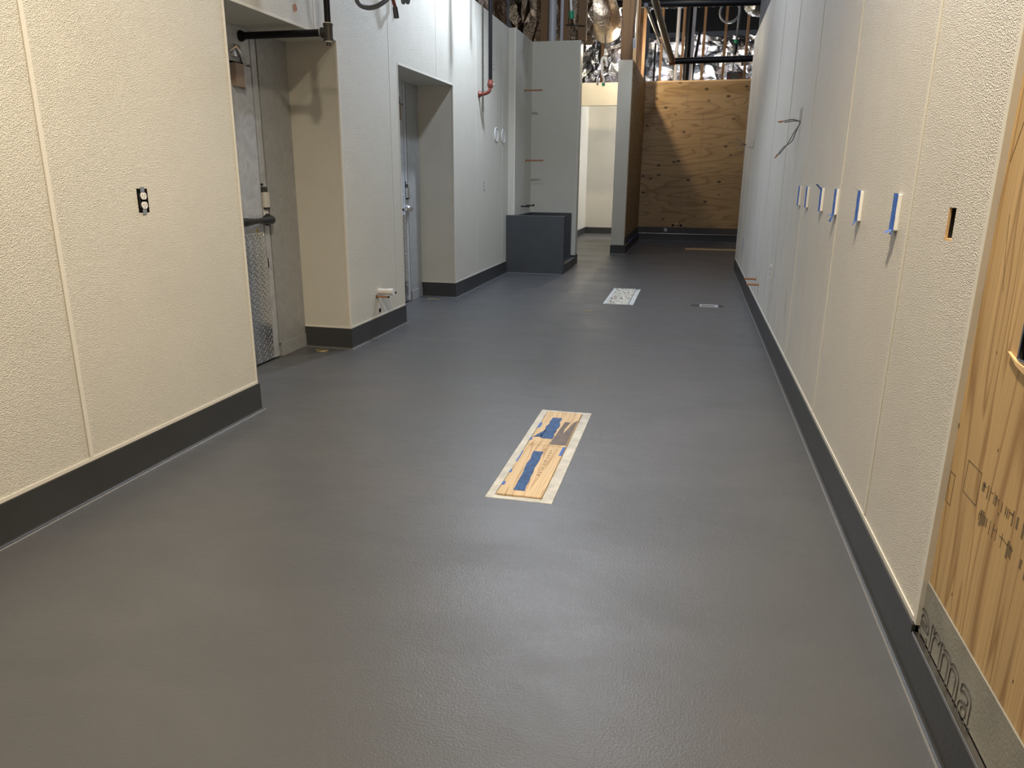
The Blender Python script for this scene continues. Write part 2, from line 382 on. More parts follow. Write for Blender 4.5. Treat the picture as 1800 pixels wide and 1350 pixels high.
wall('wall_back_board', [(-1.137, 4, 16.165, 16.30, 0, .29)], 'membrane')
wall('wall_partition_board', [(-1.1371, -1.122, 13.085, 16.17, 0, .29)], 'membrane')
# right wall: core, panels round a cut-out, plywood
HY0, HY1, HZ0, HZ1 = 2.135, 2.195, 1.137, 1.222
wall('wall_right_panel', [(XR, XR+.012, 1.91, HY0, .155, HT), (XR, XR+.012, HY1, 11.4, .155, HT), (XR, XR+.012, HY0, HY1, .155, HZ0), (XR, XR+.012, HY0, HY1, HZ1, HT)], 'frp_r')
PY0, PY1, PZ0, PZ1 = 1.52, 1.655, .935, 1.045
XP = XR+.012
wall('wall_right_plywood', [(XP, XP+.018, -3.5, PY0, .286, HT), (XP, XP+.018, PY1, HY0, .286, HT), (XP, XP+.018, PY0, PY1, .286, PZ0), (XP, XP+.018, PY0, PY1, PZ1, HT),
      (XP, XP+.018, HY1, 11.4, .286, HT), (XP, XP+.018, HY0, HY1, .286, HZ0), (XP, XP+.018, HY0, HY1, HZ1, HT)], 'ply_r')
wall('wall_right_core', [(XP+.06, XP+.15, -3.5, 11.4, 0, HT), (XP+.018, XP+.06, -3.5, 11.4, .0, .286), (XP+.018, XP+.06, 11.36, 11.4, .286, HT), (XP+.018, XP+.06, -3.5, 11.4, HT-.04, HT), (XR, XP+.15, 11.4, 11.412, .155, HT)], 'frp')
bb = wall('wall_right_board', [(XP-.004, XP+.018, -3.5, 1.90, .14, .2855)], 'board')

# trims: division bars on the panels, edge strips on corners, strip over the cove
tn = [0]
def trim(*boxes):
    tn[0] += 1; mb = MB()
    for b in boxes: mb.box(*b, bev=.0012)
    return struct(mb.build('trim_%d' % tn[0], 'trim'))
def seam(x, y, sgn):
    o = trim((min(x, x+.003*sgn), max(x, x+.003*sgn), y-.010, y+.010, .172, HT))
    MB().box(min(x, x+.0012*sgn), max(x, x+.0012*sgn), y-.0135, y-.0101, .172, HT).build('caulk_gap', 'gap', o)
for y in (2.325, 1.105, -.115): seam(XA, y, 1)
for y in (): trim((XA, XA+.003, y-.011, y+.011, .172, HT))
trim((XA, XA+.004, -3.5, 3.535, .155, .171)); trim((XA-.02, XA+.003, 3.533, 3.5375, .155, HT), (XA, XA+.003, 3.517, 3.5375, .155, HT))
trim((XB, XB+.002, 4.785, 4.797, HO+.02, HT)); trim((XB, XB+.002, 6.02, 6.032, .172, HT)); trim((XB, XB+.002, 7.19, 7.20, HO+.02, HT))
trim((XB, XB+.002, 9.77, 9.78, .172, HT)); trim((XB, XB+.002, 8.55, 8.56, .172, HT))
trim((XB, XB+.003, 5.087, 6.208, .155, .168), (XD, XB+.003, 5.087, 5.0905, .155, .168), (XB, XB+.003, 7.697, 10.09, .155, .168), (XD, XB+.003, 7.697, 7.7005, .155, .168))
for y0, y1 in ((3.54, 5.09), (6.205, 7.70)):
    trim((XB-.012, XB+.003, y0, y1, HO-.003, HO+.012))
for y, s_ in ((5.09, 1), (6.205, -1), (7.70, 1)):
    a, b = sorted((y-.003*s_, y+.012*s_)); trim((XB-.012, XB+.003, a, b, .168, HO))
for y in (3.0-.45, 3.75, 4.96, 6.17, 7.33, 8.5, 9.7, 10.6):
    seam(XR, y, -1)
trim((XR-.004, XR+.014, 1.8985, 1.92, .155, HT)); trim((XR-.004, XR, 1.92, 11.4, .152, .168)); trim((XR-.003, XR, 11.385, 11.415, .168, HT))
trim((-1.715, -1.702, 11.134, 11.15, .155, HT)); trim((XC-.012, XC+.003, 10.087, 10.10, .79, HT))
# metal channels over the cove
def channel(n, b):
    tn[0] += 1; o = MB().box(*b, bev=.002).build('trim_%d' % tn[0], 'channel'); return struct(o)
channel(0, (XR-.010, XP-.004, -3.5, 1.897, .128, .137)); channel(0, (-1.122, 4, 16.145, 16.166, .148, .162)); channel(0, (-1.122, -1.10, 13.09, 16.15, .148, .162))

bk = [o for o in col.objects if o.name == 'wall_back'][0]
for n_, (px, za, zb) in enumerate(((-.27, 2.55, HT), (.06, 1.35, 2.55), (-.27, .29, 1.35))):
    MB().box(px-.002, px+.002, 16.1685, 16.171, za, zb).build('sheet_joint', 'ink2', bk)
for za in (2.55, 1.35): MB().box(-1.12, 2.5, 16.1685, 16.171, za-.0015, za+.0015).build('sheet_joint', 'ink2', bk)

def cove(h):
    return [(0, 0), (0, h), (.009, h), (.010, .014)] + [(.010+.012*(1-math.cos(a)), .014-.012*math.sin(a)) for a in [math.pi/2*i/5 for i in range(1, 6)]] + [(.022, 0)]
def baseboard(name, path, h=.154):
    struct(MB().sweep(path, cove(h)).build(name, 'base', smooth=True))
    # thin bead added at the cove toe, paler than the base, to give glints
    mb = MB()
    mb.sweep(path, [(.0212, 0), (.0212, .0030), (.0238, .0030), (.0262, 0)])
    tn[0] += 1; struct(mb.build('trim_%d' % tn[0], 'toe'))
# travel so that the room is on the right-hand side
baseboard('baseboard_left', [(XA, -3.5), (XA, 3.535), (XD, 3.535)])
baseboard('baseboard_left_pier', [(XD, 5.09), (XB, 5.09), (XB, 6.205), (XD, 6.205)])
baseboard('baseboard_left_far', [(XD, 7.70), (XB, 7.70), (XB, 9.985)])
baseboard('baseboard_niche', [(-1.775, 11.137), (-1.705, 11.137), (-1.705, 11.36), (-2.48, 11.36), (-2.48, 17.7), (-1.365, 17.7)])
baseboard('baseboard_partition', [(-1.365, 17.6), (-1.365, 13.07), (-1.122, 13.07), (-1.122, 16.165), (3.9, 16.165)][::1])
baseboard('baseboard_right', [(XR+.12, 11.412), (XR, 11.412), (XR, 1.905)], .152)
baseboard('baseboard_right_near', [(XR, 1.905), (XR, -3.5)], .127)
# near stretch of the right base stops a little lower under the channel

# pale foam bead along the reveal beside each cooler frame
for y in (5.088, 7.698):
    tn[0] += 1; pts = [(XD+.004+.002*random.random(), y-.003+.003*random.random(), z/18*HO+.16*(1-z/18)) for z in range(19)]
    struct(MB().tube(pts, [.004+.004*random.random() for _ in pts], 6).build('trim_%d' % tn[0], 'bead'))

# lettering on the grey board and mill stamps on the plywood (both belong to the wall)
def text_mesh(name, body, size, mat, parent, origin, xdir, ydir, outline=0, sx=1, shear=0):
    cu = bpy.data.curves.new(name, 'FONT'); cu.body = body; cu.size = size; cu.shear = shear
    if outline:
        cu.fill_mode = 'NONE'; cu.bevel_depth = outline; cu.bevel_resolution = 1
    else: cu.extrude = .0004
    t = bpy.data.objects.new(name, cu); col.objects.link(t)
    dg = bpy.context.evaluated_depsgraph_get(); me = bpy.data.meshes.new_from_object(t.evaluated_get(dg))
    bpy.data.objects.remove(t); X, Y_ = Vector(xdir)*sx, Vector(ydir); Z = Vector(xdir).cross(Y_)
    mt = Matrix(((X.x, Y_.x, Z.x, origin[0]), (X.y, Y_.y, Z.y, origin[1]), (X.z, Y_.z, Z.z, origin[2]), (0, 0, 0, 1)))
    me.transform(mt); me.materials.clear(); me.materials.append(M[mat])
    o = bpy.data.objects.new(name, me); col.objects.link(o); o.parent = parent; return o
wp = [o for o in col.objects if o.name == 'wall_right_plywood'][0]
text_mesh('lettering', 'Perma', .185, 'ink', bb, (XP-.0045, 2.02, .132), (0, -1, 0), (0, 0, 1), outline=.0016, sx=1.05)
mb = MB()
def mark(y0, y1, z0, z1): mb.box(XP-.0006, XP+.001, min(y0, y1), max(y0, y1), min(z0, z1), max(z0, z1))
def frame(y0, y1, z0, z1, t=.002):
    mark(y0, y0+t, z0, z1); mark(y1-t, y1, z0, z1); mark(y0, y1, z0, z0+t); mark(y0, y1, z1-t, z1)
frame(1.715, 1.800, .585, .665); frame(1.86, 1.895, .52, .60)
mb.build('stamped_frame', 'ink2', wp)
mb = MB()
random.seed(4)
for row, (z, ya, yb, hh) in enumerate(((.640, 1.70, 1.43, .030), (.575, 1.715, 1.36, .034))):
    y = ya
    while y > yb:
        wd = random.choice((.0015, .002, .004, .008)); h = hh*random.uniform(.55, 1.1)
        if random.random() < .8: mark(y, y-wd, z-h/2+random.uniform(-.004, .004), z+h/2)
        if random.random() < .25: mark(y, y-.016, z+h*.2, z+h*.2+.002)
        y -= wd+random.choice((.003, .005, .009, .016))
for y, z, h in ((1.34, .50, .02), (1.33, .52, .012), (1.90, .71, .012)): mark(y, y-.008, z, z+h)
mb.build('smeared_stamp', 'ink2', wp)
mb = MB()       # hairline pencil marks and small splinter holes
for pts in (((1.86, 1.62), (1.81, 1.66), (1.79, 1.55), (1.85, 1.40), (1.88, 1.33)), ((1.80, 1.50), (1.70, 1.50)), ((1.83, 1.22), (1.81, 1.12), (1.79, 1.06))):
    mb.tube([(XP-.0004, y, z) for y, z in pts], .0006, 5)
for y, z in ((1.66, .74), (1.60, .62), (1.40, .36), (1.75, .34), (1.69, 1.15), (1.76, .93)): mb.box(XP-.0006, XP+.001, y-.002, y+.002, z-.004, z+.003)
mb.build('scratch', 'ink2', wp)
# ragged splinter and electrical box in the plywood cut-out at the picture edge
t = thing('electrical_box', (XP, 1.59, .935), 'dark electrical box recessed in the plywood beside the panel edge', 'electrical box')
mb = MB(); mb.box(XP+.004, XP+.058, PY0+.004, PY0+.008, PZ0+.004, PZ1-.004); mb.box(XP+.004, XP+.058, PY1-.008, PY1-.004, PZ0+.004, PZ1-.004); mb.box(XP+.004, XP+.058, PY0+.004, PY1-.004, PZ0+.004, PZ0+.008); mb.box(XP+.004, XP+.058, PY0+.004, PY1-.004, PZ1-.008, PZ1-.004); mb.box(XP+.054, XP+.058, PY0+.004, PY1-.004, PZ0+.004, PZ1-.004)
mb.build('box_body', 'blackp', t)
MB().box(XP-.004, XP+.004, PY1-.010, PY1-.003, PZ0+.006, PZ1-.006, bev=.001).box(XP-.004, XP+.004, PY0+.004, PY1-.003, PZ0+.003, PZ0+.010, bev=.001).build('steel_rim', 'chrome', t)
tag(MB().poly([(XP-.001, 1.69, .948), (XP-.001, 1.64, .928), (XP-.001, 1.58, .918), (XP-.001, 1.58, .932), (XP-.001, 1.645, .937)], (-.006, 0, 0)).build('wood_splinter', 'pinewood'),
    'pale torn wood splinter under the dark box in the plywood', 'splinter')
# box body behind the slot in the near panel
t = thing('cutout_box', (XP, 2.165, HZ0), 'slot-shaped electrical cutout with pale rim in the right wall panel nearest the plywood', 'electrical box')
MB().box(XR+.006, XP+.052, HY1-.007, HY1-.0005, HZ0+.001, HZ1-.001).box(XP+.018, XP+.052, HY0, HY0+.004, HZ0, HZ1).box(XP+.046, XP+.052, HY0, HY1, HZ0, HZ1).build('box_body', 'blackp', t)
MB().box(XR+.0005, XR+.006, HY1-.007, HY1-.0005, HZ0+.001, HZ1-.001).box(XR+.001, XP+.018, HY0+.001, HY1-.001, HZ0+.0005, HZ0+.006).build('cut_edge', 'pinewood', t)

# ================================================================= COOLER DOORS
def cooler_door(n, yg, ye, y0):
    d = struct(MB().box(XD-.05, XD+.012, y0+.02, yg-.080, .012, 1.966, bev=.003).build('door_%d' % n, 'steel'))
    mb = MB(); mb.box(XD-.05, XD+.012, y0+.02, yg-.080, 1.978, HO-.001); mb.box(XD-.05, XD+.012, yg-.068, yg-.008, .012, HO-.001); mb.build('door_rim', 'steel', d)
    mb = MB(); mb.box(XD-.05, XD-.012, y0, yg+.012, .004, HO-.0005); mb.build('door_gasket', 'dark', d)
    mb = MB(); mb.box(XD-.05, XD+.012, yg+.010, ye-.001, .1, HO-.0005, bev=.002); mb.build('door_frame', 'steel_b', d)
    mb = MB(); mb.box(XD-.05, XD+.018, yg+.03, ye-.001, 0, .1, bev=.003); mb.build('sill_plate', 'steel_b', d)
    # tread plate
    y1 = yg-.085; mb = MB(); mb.box(XD+.012, XD+.0145, y0+.04, y1, .015, .91)
    k = 0; z = .028; b = mb.bm
    while z < .90:
        y = y0+.05+(.019 if k % 2 else 0); q = 0
        while y < y1-.008:
            sgn = 1 if (q+k) % 2 else -1; x = XD+.0145
            du, dv = Vector((0, .0125, .0125*sgn)), Vector((0, -.0034*sgn, .0034)); c = Vector((x, y, z))
            top = [b.verts.new(c+du*s1+dv*s2+Vector((.003 if (s1 == 0) else 0, 0, 0))) for s1, s2 in ((-1, 0), (0, -1), (1, 0), (0, 1))]
            mid = b.verts.new(c+Vector((.006, 0, 0)))
            for i in range(4): b.faces.new((top[i], top[(i+1) % 4], mid))
            y += .038; q += 1
        z += .021; k += 1
    mb.build('kick_plate', 'tread', d)
    mb = MB()
    for z in (.05, .18, .34, .5, .66, .82, .89): mb.cyl((XD+.014, y1-.006, z), (XD+.0175, y1-.006, z), .0035, n=8)
    mb.build('rivet_row', 'chrome', d)
    # pull handle: waisted grip from a round boss at the edge
    zh = .99 if n == 1 else .96; yh = yg-.035
    h = MB().lathe((XD+.008, yh, zh), (1, 0, 0), [(0, 0), (.042, 0), (.042, .018), (.034, .028), (.026, .05), (0, .052)], 24).build('handle_mount', 'chrome' if n == 2 else 'blackp', d, True)
    prof = [(0, .010), (.012, .026), (.06, .030), (.11, .026), (.16, .021), (.21, .019), (.26, .021), (.31, .026), (.35, .031), (.385, .029), (.40, .012)]
    L_ = 1.0 if n == 1 else .45
    MB().tube([(XD+.062, yh-.40*L_+a*L_, zh) for a, r in prof], [r*(.95 if n == 1 else .7) for a, r in prof], 16).build('door_handle', 'blackp' if n == 1 else 'chrome', d, True)
    mb = MB().cyl((XD+.01, yh-.36*L_, zh), (XD+.062, yh-.36*L_, zh), .014).cyl((XD+.03, yh, zh), (XD+.066, yh, zh), .02)
    mb.build('handle_bracket', 'blackp', d)
    # latch cover above
    zl = 1.06
    mb = MB().box(XD+.008, XD+.034, yg-.068, yg-.010, zl+.012, zl+.115, bev=.006); mb.build('latch_cover', 'beige' if n == 1 else 'chrome', d)
    mb = MB().box(XD+.008, XD+.020, yg-.070, yg-.012, zl+.115, zl+.150).box(XD+.008, XD+.03, yg-.062, yg-.010, zl-.002, zl+.012); mb.build('latch_plate', 'fitting', d)
    mb = MB().box(XD+.008, XD+.016, yg-.066, yg-.010, zl-.045, zl-.004, bev=.002); mb.build('strike_plate', 'white' if n == 1 else 'chrome', d)
    mb = MB().cyl((XD+.008, yg-.062, zl+.165), (XD+.018, yg-.062, zl+.165), .009, n=12); mb.build('screw_head', 'blackp', d)
    if n == 1:
        MB().box(XD+.008, XD+.012, yg-.072, yg-.052, .66, .73, bev=.001).build('sticker', 'white', d)
    # hinge and pull cord plate high on the leaf
    yq = yg-.245
    MB().box(XD+.012, XD+.05, yq-.06, yq+.032, 1.825, 1.965, bev=.003).build('hinge_cover', 'tan', d)
    MB().box(XD+.012, XD+.046, yq+.034, yq+.042, 1.815, 1.970).box(XD+.012, XD+.03, yq+.042, yq+.075, 1.822, 1.830).build('hinge_plate', 'chrome', d)
    a = MB(); a.tube([(XD+.012, yq-.06, 2.03), (XD+.05, yq-.04, 2.06), (XD+.055, yq-.01, 2.03), (XD+.045, yq+.02, 1.99), (XD+.03, yq+.05, 1.975), (XD+.012, yq+.12, 1.972)], [.012, .013, .012, .012, .010, .006], 10)
    a.box(XD+.012, XD+.042, yq-.05, yq+.022, 2.0, 2.075, bev=.008); a.build('door_hinge', 'chrome', d, True)
    return d
d1 = cooler_door(1, 4.70, 5.09, 3.75)
d2 = cooler_door(2, 7.35, 7.70, 6.32)
k = thing('key_ring', (XD+.062, 4.40, .955), 'small keys on a ring hanging from the black handle of the nearer cooler door', 'keys')
MB().tube(arc((XD+.062, 4.45, .975), .026, 0, 2*math.pi, (1, 0, 0), (0, 0, 1), 20), .0018, 6).build('ring', 'chrome', k)
MB().cyl((XD+.066, 4.449, .934), (XD+.066, 4.453, .934), .013).box(XD+.063, XD+.069, 4.449, 4.452, .885, .925).build('key', 'brass', k)

# ================================================================= THINGS ON THE LEFT WALL
def outlet(loc, nrm, label, cat='outlet', bare=True, scale=1, name='duplex_outlet', wo=.032):
    """loc: centre on the wall; nrm +1 faces +X, -1 faces -X"""
    t = thing(name, loc, label, cat); x, y, z = loc; s = scale; n = nrm
    def bx(x0, x1, *r, bev=0):
        mb.box(min(x+n*x0, x+n*x1), max(x+n*x0, x+n*x1), y+r[0]*s, y+r[1]*s, z+r[2]*s, z+r[3]*s, bev=bev)
    mb = MB(); bx(.0005, .0015, -wo, wo, -.050, .050); mb.build('wall_opening', 'dark', t)
    for a_, b_ in ((-.058, -.036), (.036, .058)):
        mb = MB(); bx(.0015, .004, -.012, .012, a_, b_); mb.build('mounting_strap', 'chrome', t)
    for dz in (-.0195, .0195):
        mb = MB(); pts = []
        for i in range(20):
            a = 2*math.pi*i/20; yy = .0175*math.cos(a); zz = max(-.0145, min(.0145, .0175*math.sin(a)))
            pts.append((x+n*.004, y+yy*s, z+(dz+zz)*s))
        mb.poly(pts, (n*.004, 0, 0)); f = mb.build('receptacle_face', 'white', t)
        mb = MB()
        for yy in (-.0065, .0065): bx(.008, .0086, yy-.001, yy+.001, dz-.002, dz+.007)
        mb.cyl((x+n*.008, y, z+(dz-.008)*s), (x+n*.0086, y, z+(dz-.008)*s), .0022*s, n=10); mb.build('slot', 'blackp', f)
    if wo > .03: mb = MB(); bx(.002, .0035, -.024, -.018, -.030, .030); mb.build('wiring', 'blackp', t)
    return t
outlet((XA, 2.805, 1.178), 1, 'bare white duplex outlet without cover on the cream near left wall')
outlet((XB, 9.332, 2.60), 1, 'small bare white outlet high on the left wall, just right of the black drop pipe', wo=.012)
outlet((XB, 9.79, 2.62), 1, 'small bare white outlet high on the left wall, nearest the niche corner', wo=.012)
outlet((XB, 8.883, 1.173), 1, 'small bare white outlet on the far left wall below the red valve', wo=.012)

def round_port(y, lab):
    t = thing('round_port', (XB, y, 1.80), lab, 'wall port')
    MB().lathe((XB+.0005, y, 1.80), (1, 0, 0), [(.070, 0), (.088, 0), (.088, .006), (.080, .010), (.070, .004)], 28).build('collar', 'white', t, True)
    MB().lathe((XB+.0005, y, 1.80), (1, 0, 0), [(0, .001), (.070, .001), (.070, .003), (0, .003)], 28).build('cap', 'pvc', t)
round_port(9.447, 'white round wall port, the one nearer the red valve'); round_port(9.80, 'white round wall port, the one nearer the niche corner')

# hole bored in the header
tag(rebase(MB().lathe((XB+.0008, 4.547, 2.287), (1, 0, 0), [(0, 0), (.020, 0), (.0225, .0015), (.0225, 0)], 20).build('bored_hole', 'copper'), (XB, 4.547, 2.287)), 'small round brown hole bored in the panel above the nearer door recess', 'hole')

# black iron pipe with tee over door recess
t = thing('black_pipe_with_tee', (-2.265, 4.53, 2.08), 'black iron pipe running out of the nearer door recess to a tee and up', 'pipe')
Yp, Xp, Zp = 4.53, -2.268, 2.138
MB().cyl((XD+.012, Yp, Zp), (Xp-.03, Yp, Zp), .0215, n=20).build('branch_pipe', 'black', t, True)
MB().lathe((XD+.0085, Yp, Zp), (1, 0, 0), [(0, 0), (.034, 0), (.034, .012), (.027, .03), (0, .03)], 20).build('wall_flange', 'black', t, True)
MB().cyl((Xp, Yp, Zp+.035), (Xp, Yp, 5.2), .0195, n=20).build('riser_pipe', 'black', t, True)
MB().cyl((Xp, Yp, Zp-.042), (Xp, Yp, Zp+.048), .028, n=20).cyl((Xp-.042, Yp, Zp), (Xp, Yp, Zp), .028, n=20).cyl((Xp-.045, Yp, Zp), (Xp-.034, Yp, Zp), .031, n=20).cyl((Xp, Yp, Zp+.038), (Xp, Yp, Zp+.05), .031, n=20).cyl((Xp, Yp, Zp-.048), (Xp, Yp, Zp-.036), .031, n=20).build('tee_fitting', 'fitting', t, True)
MB().cyl((Xp, Yp, Zp+.048), (Xp, Yp, Zp+.055), .024, n=20).build('sealing_tape', 'white', t)
MB().cyl((Xp-.052, Yp, Zp), (Xp-.045, Yp, Zp), .025, n=20).build('sealing_tape', 'white', t)
MB().cyl((Xp, Yp, Zp-.056), (Xp, Yp, Zp-.048), .022, n=20).build('sealing_tape', 'white', t)
MB().cyl((Xp, Yp, Zp-.075), (Xp, Yp, Zp-.05), .016, n=8).build('plug', 'fitting', t)

# grey flexible conduit loop, taped cable end, another loop at the picture top
def spline(pts, n=8):
    pts = [Vector(p) for p in pts]; out = []
    for i in range(len(pts)-1):
        p0, p1, p2, p3 = pts[max(i-1, 0)], pts[i], pts[i+1], pts[min(i+2, len(pts)-1)]
        for k_ in range(n):
            t_ = k_/n; out.append(.5*((2*p1)+(p2-p0)*t_+(2*p0-5*p1+4*p2-p3)*t_*t_+(3*p1-p0-3*p2+p3)*t_**3))
    return out+[pts[-1]]
tag(MB().tube(spline([P3(618, -160, 5.0), P3(622, -40, 5.0), P3(628, 2, 5.05), P3(646, 13.5, 5.12), P3(668, 8, 5.2), P3(690, -14, 5.3), P3(712, -70, 5.3), P3(722, -160, 5.3)]), .0155, 12).build('conduit_loop', 'grey', smooth=True), 'grey flexible conduit hanging in a loop above the pale wall pier', 'conduit')
t = thing('taped_cable', P3(697, 32, 5.3), 'hanging reddish cable with a black taped end', 'cable')
MB().tube([P3(678, -160, 5.3), P3(691, 0, 5.3), P3(695, 14, 5.3)], .013, 10).build('cable_sheath', 'red', t, True)
MB().tube([P3(694.5, 13, 5.3), P3(697, 31.5, 5.3)], [.018, .020], 8).build('black_tape', 'blackp', t)
tag(MB().tube(spline([P3(700, -160, 6.2), P3(706, -8, 6.2), P3(713, -.5, 6.2), P3(720, -8, 6.2), P3(730, -160, 6.2)]), .012, 8).build('cable_loop', 'grey', smooth=True), 'dark cable loop just dipping into the top of the picture', 'cable')

# vertical drop pipe with red valve
t = thing('drop_pipe', (-2.36, 8.68, 2.28), 'tall black drop pipe ending in a red-brown elbow valve on the left wall', 'pipe')
xq, yq = -2.36, 8.68
MB().cyl((xq, yq, 2.35), (xq, yq, 5.6), .022, n=18).build('riser_pipe', 'black', t, True)
MB().lathe((xq, yq, 2.30), (0, 0, 1), [(0, -.035), (.024, -.032), (.036, -.008), (.036, .012), (.028, .03), (.026, .055), (0, .055)], 18).build('valve_body', 'red', t, True)
MB().tube(spline([(xq, yq, 2.29), (xq-.01, yq-.01, 2.235), (xq-.06, yq-.02, 2.205), (xq-.12, yq-.02, 2.20)]), .019, 12).lathe((XB+.002, yq-.02, 2.20), (1, 0, 0), [(0, 0), (.036, 0), (.036, .012), (.026, .03), (0, .03)], 18).build('elbow', 'red', t, True)
MB().cyl((xq+.03, yq, 2.305), (xq+.055, yq, 2.305), .008, n=8).cyl((xq+.04, yq-.02, 2.29), (xq+.04, yq+.02, 2.29), .006, n=8).build('bolt', 'chrome', t)
# bundles of cable dropping from the roof beside it: out of the frame, they throw the soft streaks on the wall
for i, (x_, y_, r_) in enumerate(((-2.12, 7.80, .028), (-2.15, 8.18, .018))):
    tag(MB().tube([(x_, y_, 3.15+.1*i), (x_+.02, y_, 3.9), (x_, y_, 4.8), (x_, y_, 6.2)], r_, 10).build('hanging_conduit', 'grey', smooth=True), ('thick' if i == 0 else 'thin')+' conduit hanging from the roof before the left wall', 'conduit', )

t = thing('hanging_box', (-1.79, 9.05, 3.44), 'small electrical box hanging on conduits before the niche, above the picture', 'junction box')
MB().box(-1.84, -1.745, 9.02, 9.08, 3.40, 3.48, bev=.004).build('box_body', 'grey', t)
for x_ in (-1.82, -1.765): MB().cyl((x_, 9.05, 3.48), (x_, 9.05, 6.2), .011, n=8).build('conduit', 'grey', t, True)

# stubs at the pier
t = thing('waste_stub', (XB, 5.64, .365), 'white plastic waste pipe stub low on the pale wall pier', 'pipe stub')
MB().cyl((XB, 5.64, .365), (XB+.085, 5.64, .365), .024, n=20).build('stub_pipe', 'pvc', t, True)
MB().cyl((XB+.085, 5.64, .365), (XB+.13, 5.64, .365), .028, n=20).build('end_cap', 'white', t, True)
t = thing('copper_stub', (XB, 5.585, .330), 'copper pipe stub low on the wall pier, left of the white waste stub', 'pipe stub')
MB().cyl((XB, 5.585, .330), (XB+.10, 5.585, .330), .008, n=12).build('copper_tube', 'copper', t, True)
MB().cyl((XB+.10, 5.585, .330), (XB+.115, 5.585, .330), .0085, n=12).build('end_plug', 'fitting', t, True)
MB().lathe((XB, 5.585, .330), (1, 0, 0), [(.008, 0), (.014, 0), (.014, .004), (.008, .004)], 14).build('wall_ring', 'fitting', t)
t2 = copy_tree(t, (XB, 5.735, .345), label='copper pipe stub half hidden behind the white waste stub on the wall pier')
tag(rebase(MB().lathe((XB+.0005, 5.643, .205), (1, 0, 0), [(0, 0), (.018, 0), (.019, .004), (0, .006)], 9).build('wall_hole', 'dark'), (XB, 5.643, .205)), 'ragged black hole under the pipe stubs on the wall pier', 'hole')

# niche stubs
for i, (y, z, lab) in enumerate(((10.62, 2.445, 'upper horizontal copper stub in the niche above the dark mop sink'), (10.76, 1.519, 'lower horizontal copper stub in the niche above the dark mop sink'))):
    t = thing('niche_stub', (XC, y, z), lab, 'pipe stub')
    MB().cyl((XC, y, z), (XC+.26, y, z), .010, n=12).build('copper_tube', 'copper', t, True)
    MB().lathe((XC, y, z), (1, 0, 0), [(.010, 0), (.02, 0), (.02, .005), (.010, .005)], 14).build('wall_ring', 'brass', t)
for y, lab in ((10.50, 'small black bent faucet stub over the mop sink, nearer one'), (10.86, 'small black bent faucet stub over the mop sink, farther one')):
    tag(rebase(MB().tube([(XC, y, .885), (XC+.09, y, .885), (XC+.11, y, .885)], .010, 8).cyl((XC+.11, y, .872), (XC+.11, y, .905), .012, n=8).build('faucet_stub', 'blackp', smooth=True), (XC, y, .885)), lab, 'pipe stub')

# ================================================================= MOP SINK
t = thing('mop_sink', (-2.08, 10.5, 0), 'charcoal coated mop sink enclosure with a tall front and low side curb', 'mop sink')
MB().box(XB+.001, -1.683, 9.99, 10.089, .0, .783, bev=.006).build('front_wall', 'sink', t)
MB().box(XC+.03, -1.765, 11.10, 11.136, .0, .778, bev=.004).build('back_panel', 'sink', t)
MB().box(XC+.001, XC+.03, 10.10, 11.136, .0, .778, bev=.004).build('side_panel', 'sink', t)
MB().box(-1.77, -1.69, 10.10, 11.10, .0, .125, bev=.006).build('curb', 'sink', t)
MB().box(XC+.03, -1.77, 10.10, 11.10, .0, .05).build('basin_floor', 'sink', t)
MB().box(XB+.02, -1.70, 9.975, 9.989, .0, .006, bev=.002).build('floor_seal', 'toe', t)

# ================================================================= THINGS ON THE RIGHT WALL
def tape_box(y, idx, label):
    t = thing('taped_outlet_ring', (XR, y, 1.13), label, 'outlet ring', 'taped outlet rings along the right wall')
    z0, z1 = 1.130, 1.246; w_ = .056
    MB().box(XR-.013, XR, y, y+w_, z0, z1, bev=.003).build('plastic_ring', 'white', t)
    rnd = random.Random(idx*13+5)
    mb = MB(); n_ = 9; L_ = []; R_ = []
    for i in range(n_+1):
        z = z0-.001+(z1-z0+.003)*i/n_
        L_.append((XR-.0132, y+.001+rnd.uniform(0, .004), z)); R_.append((XR-.0132, y+w_+rnd.uniform(-.003, .004), z))
    mb.poly(L_+R_[::-1], (-.0008, 0, 0))
    mb.poly([(XR-.013, y+w_+.0008, z0), (XR, y+w_+.0008, z0), (XR, y+w_+.0008, z1), (XR-.013, y+w_+.0008, z1)], (0, .0008, 0))
    mb.build('blue_tape', 'tape', t)
    # loose tails of tape: geometry differs from ring to ring
    a = Vector((XR-.0135, y+w_*.5, z0))
    kind = idx
    if kind == 0: tails = [[(0, -.02, .003), (-.016, .0, -.010), (-.014, .03, -.008), (0, .018, .002)], [(0, -.02, .001), (-.004, -.022, -.012), (-.004, .01, -.014)]]
    elif kind == 1: tails = [[(0, -.02, .002), (-.008, .0, -.018), (-.010, .005, -.02), (0, .02, .002)], [(0, .018, .118), (-.012, .03, .127), (-.018, .05, .134), (-.003, .028, .120)]]
    elif kind == 2: tails = [[(0, -.02, .0), (-.004, 0, -.016), (-.004, .02, -.018), (0, .025, .01)], [(0, -.02, .0), (-.012, .02, -.03), (-.006, .0, -.034), (0, .01, .0)], [(0, .01, 0), (-.018, .06, -.012), (0, .03, .004)]]
    elif kind == 3: tails = [[(0, -.02, .11), (-.012, .05, .135), (-.016, .10, .136), (0, .03, .108)]]
    else: tails = [[(0, .0, .114), (-.002, .012, .128), (0, .02, .112)]]
    for tl in tails: MB().poly([a+Vector(p) for p in tl], (-.0006, .0006, 0)).build('tape_tail', 'tape', t)
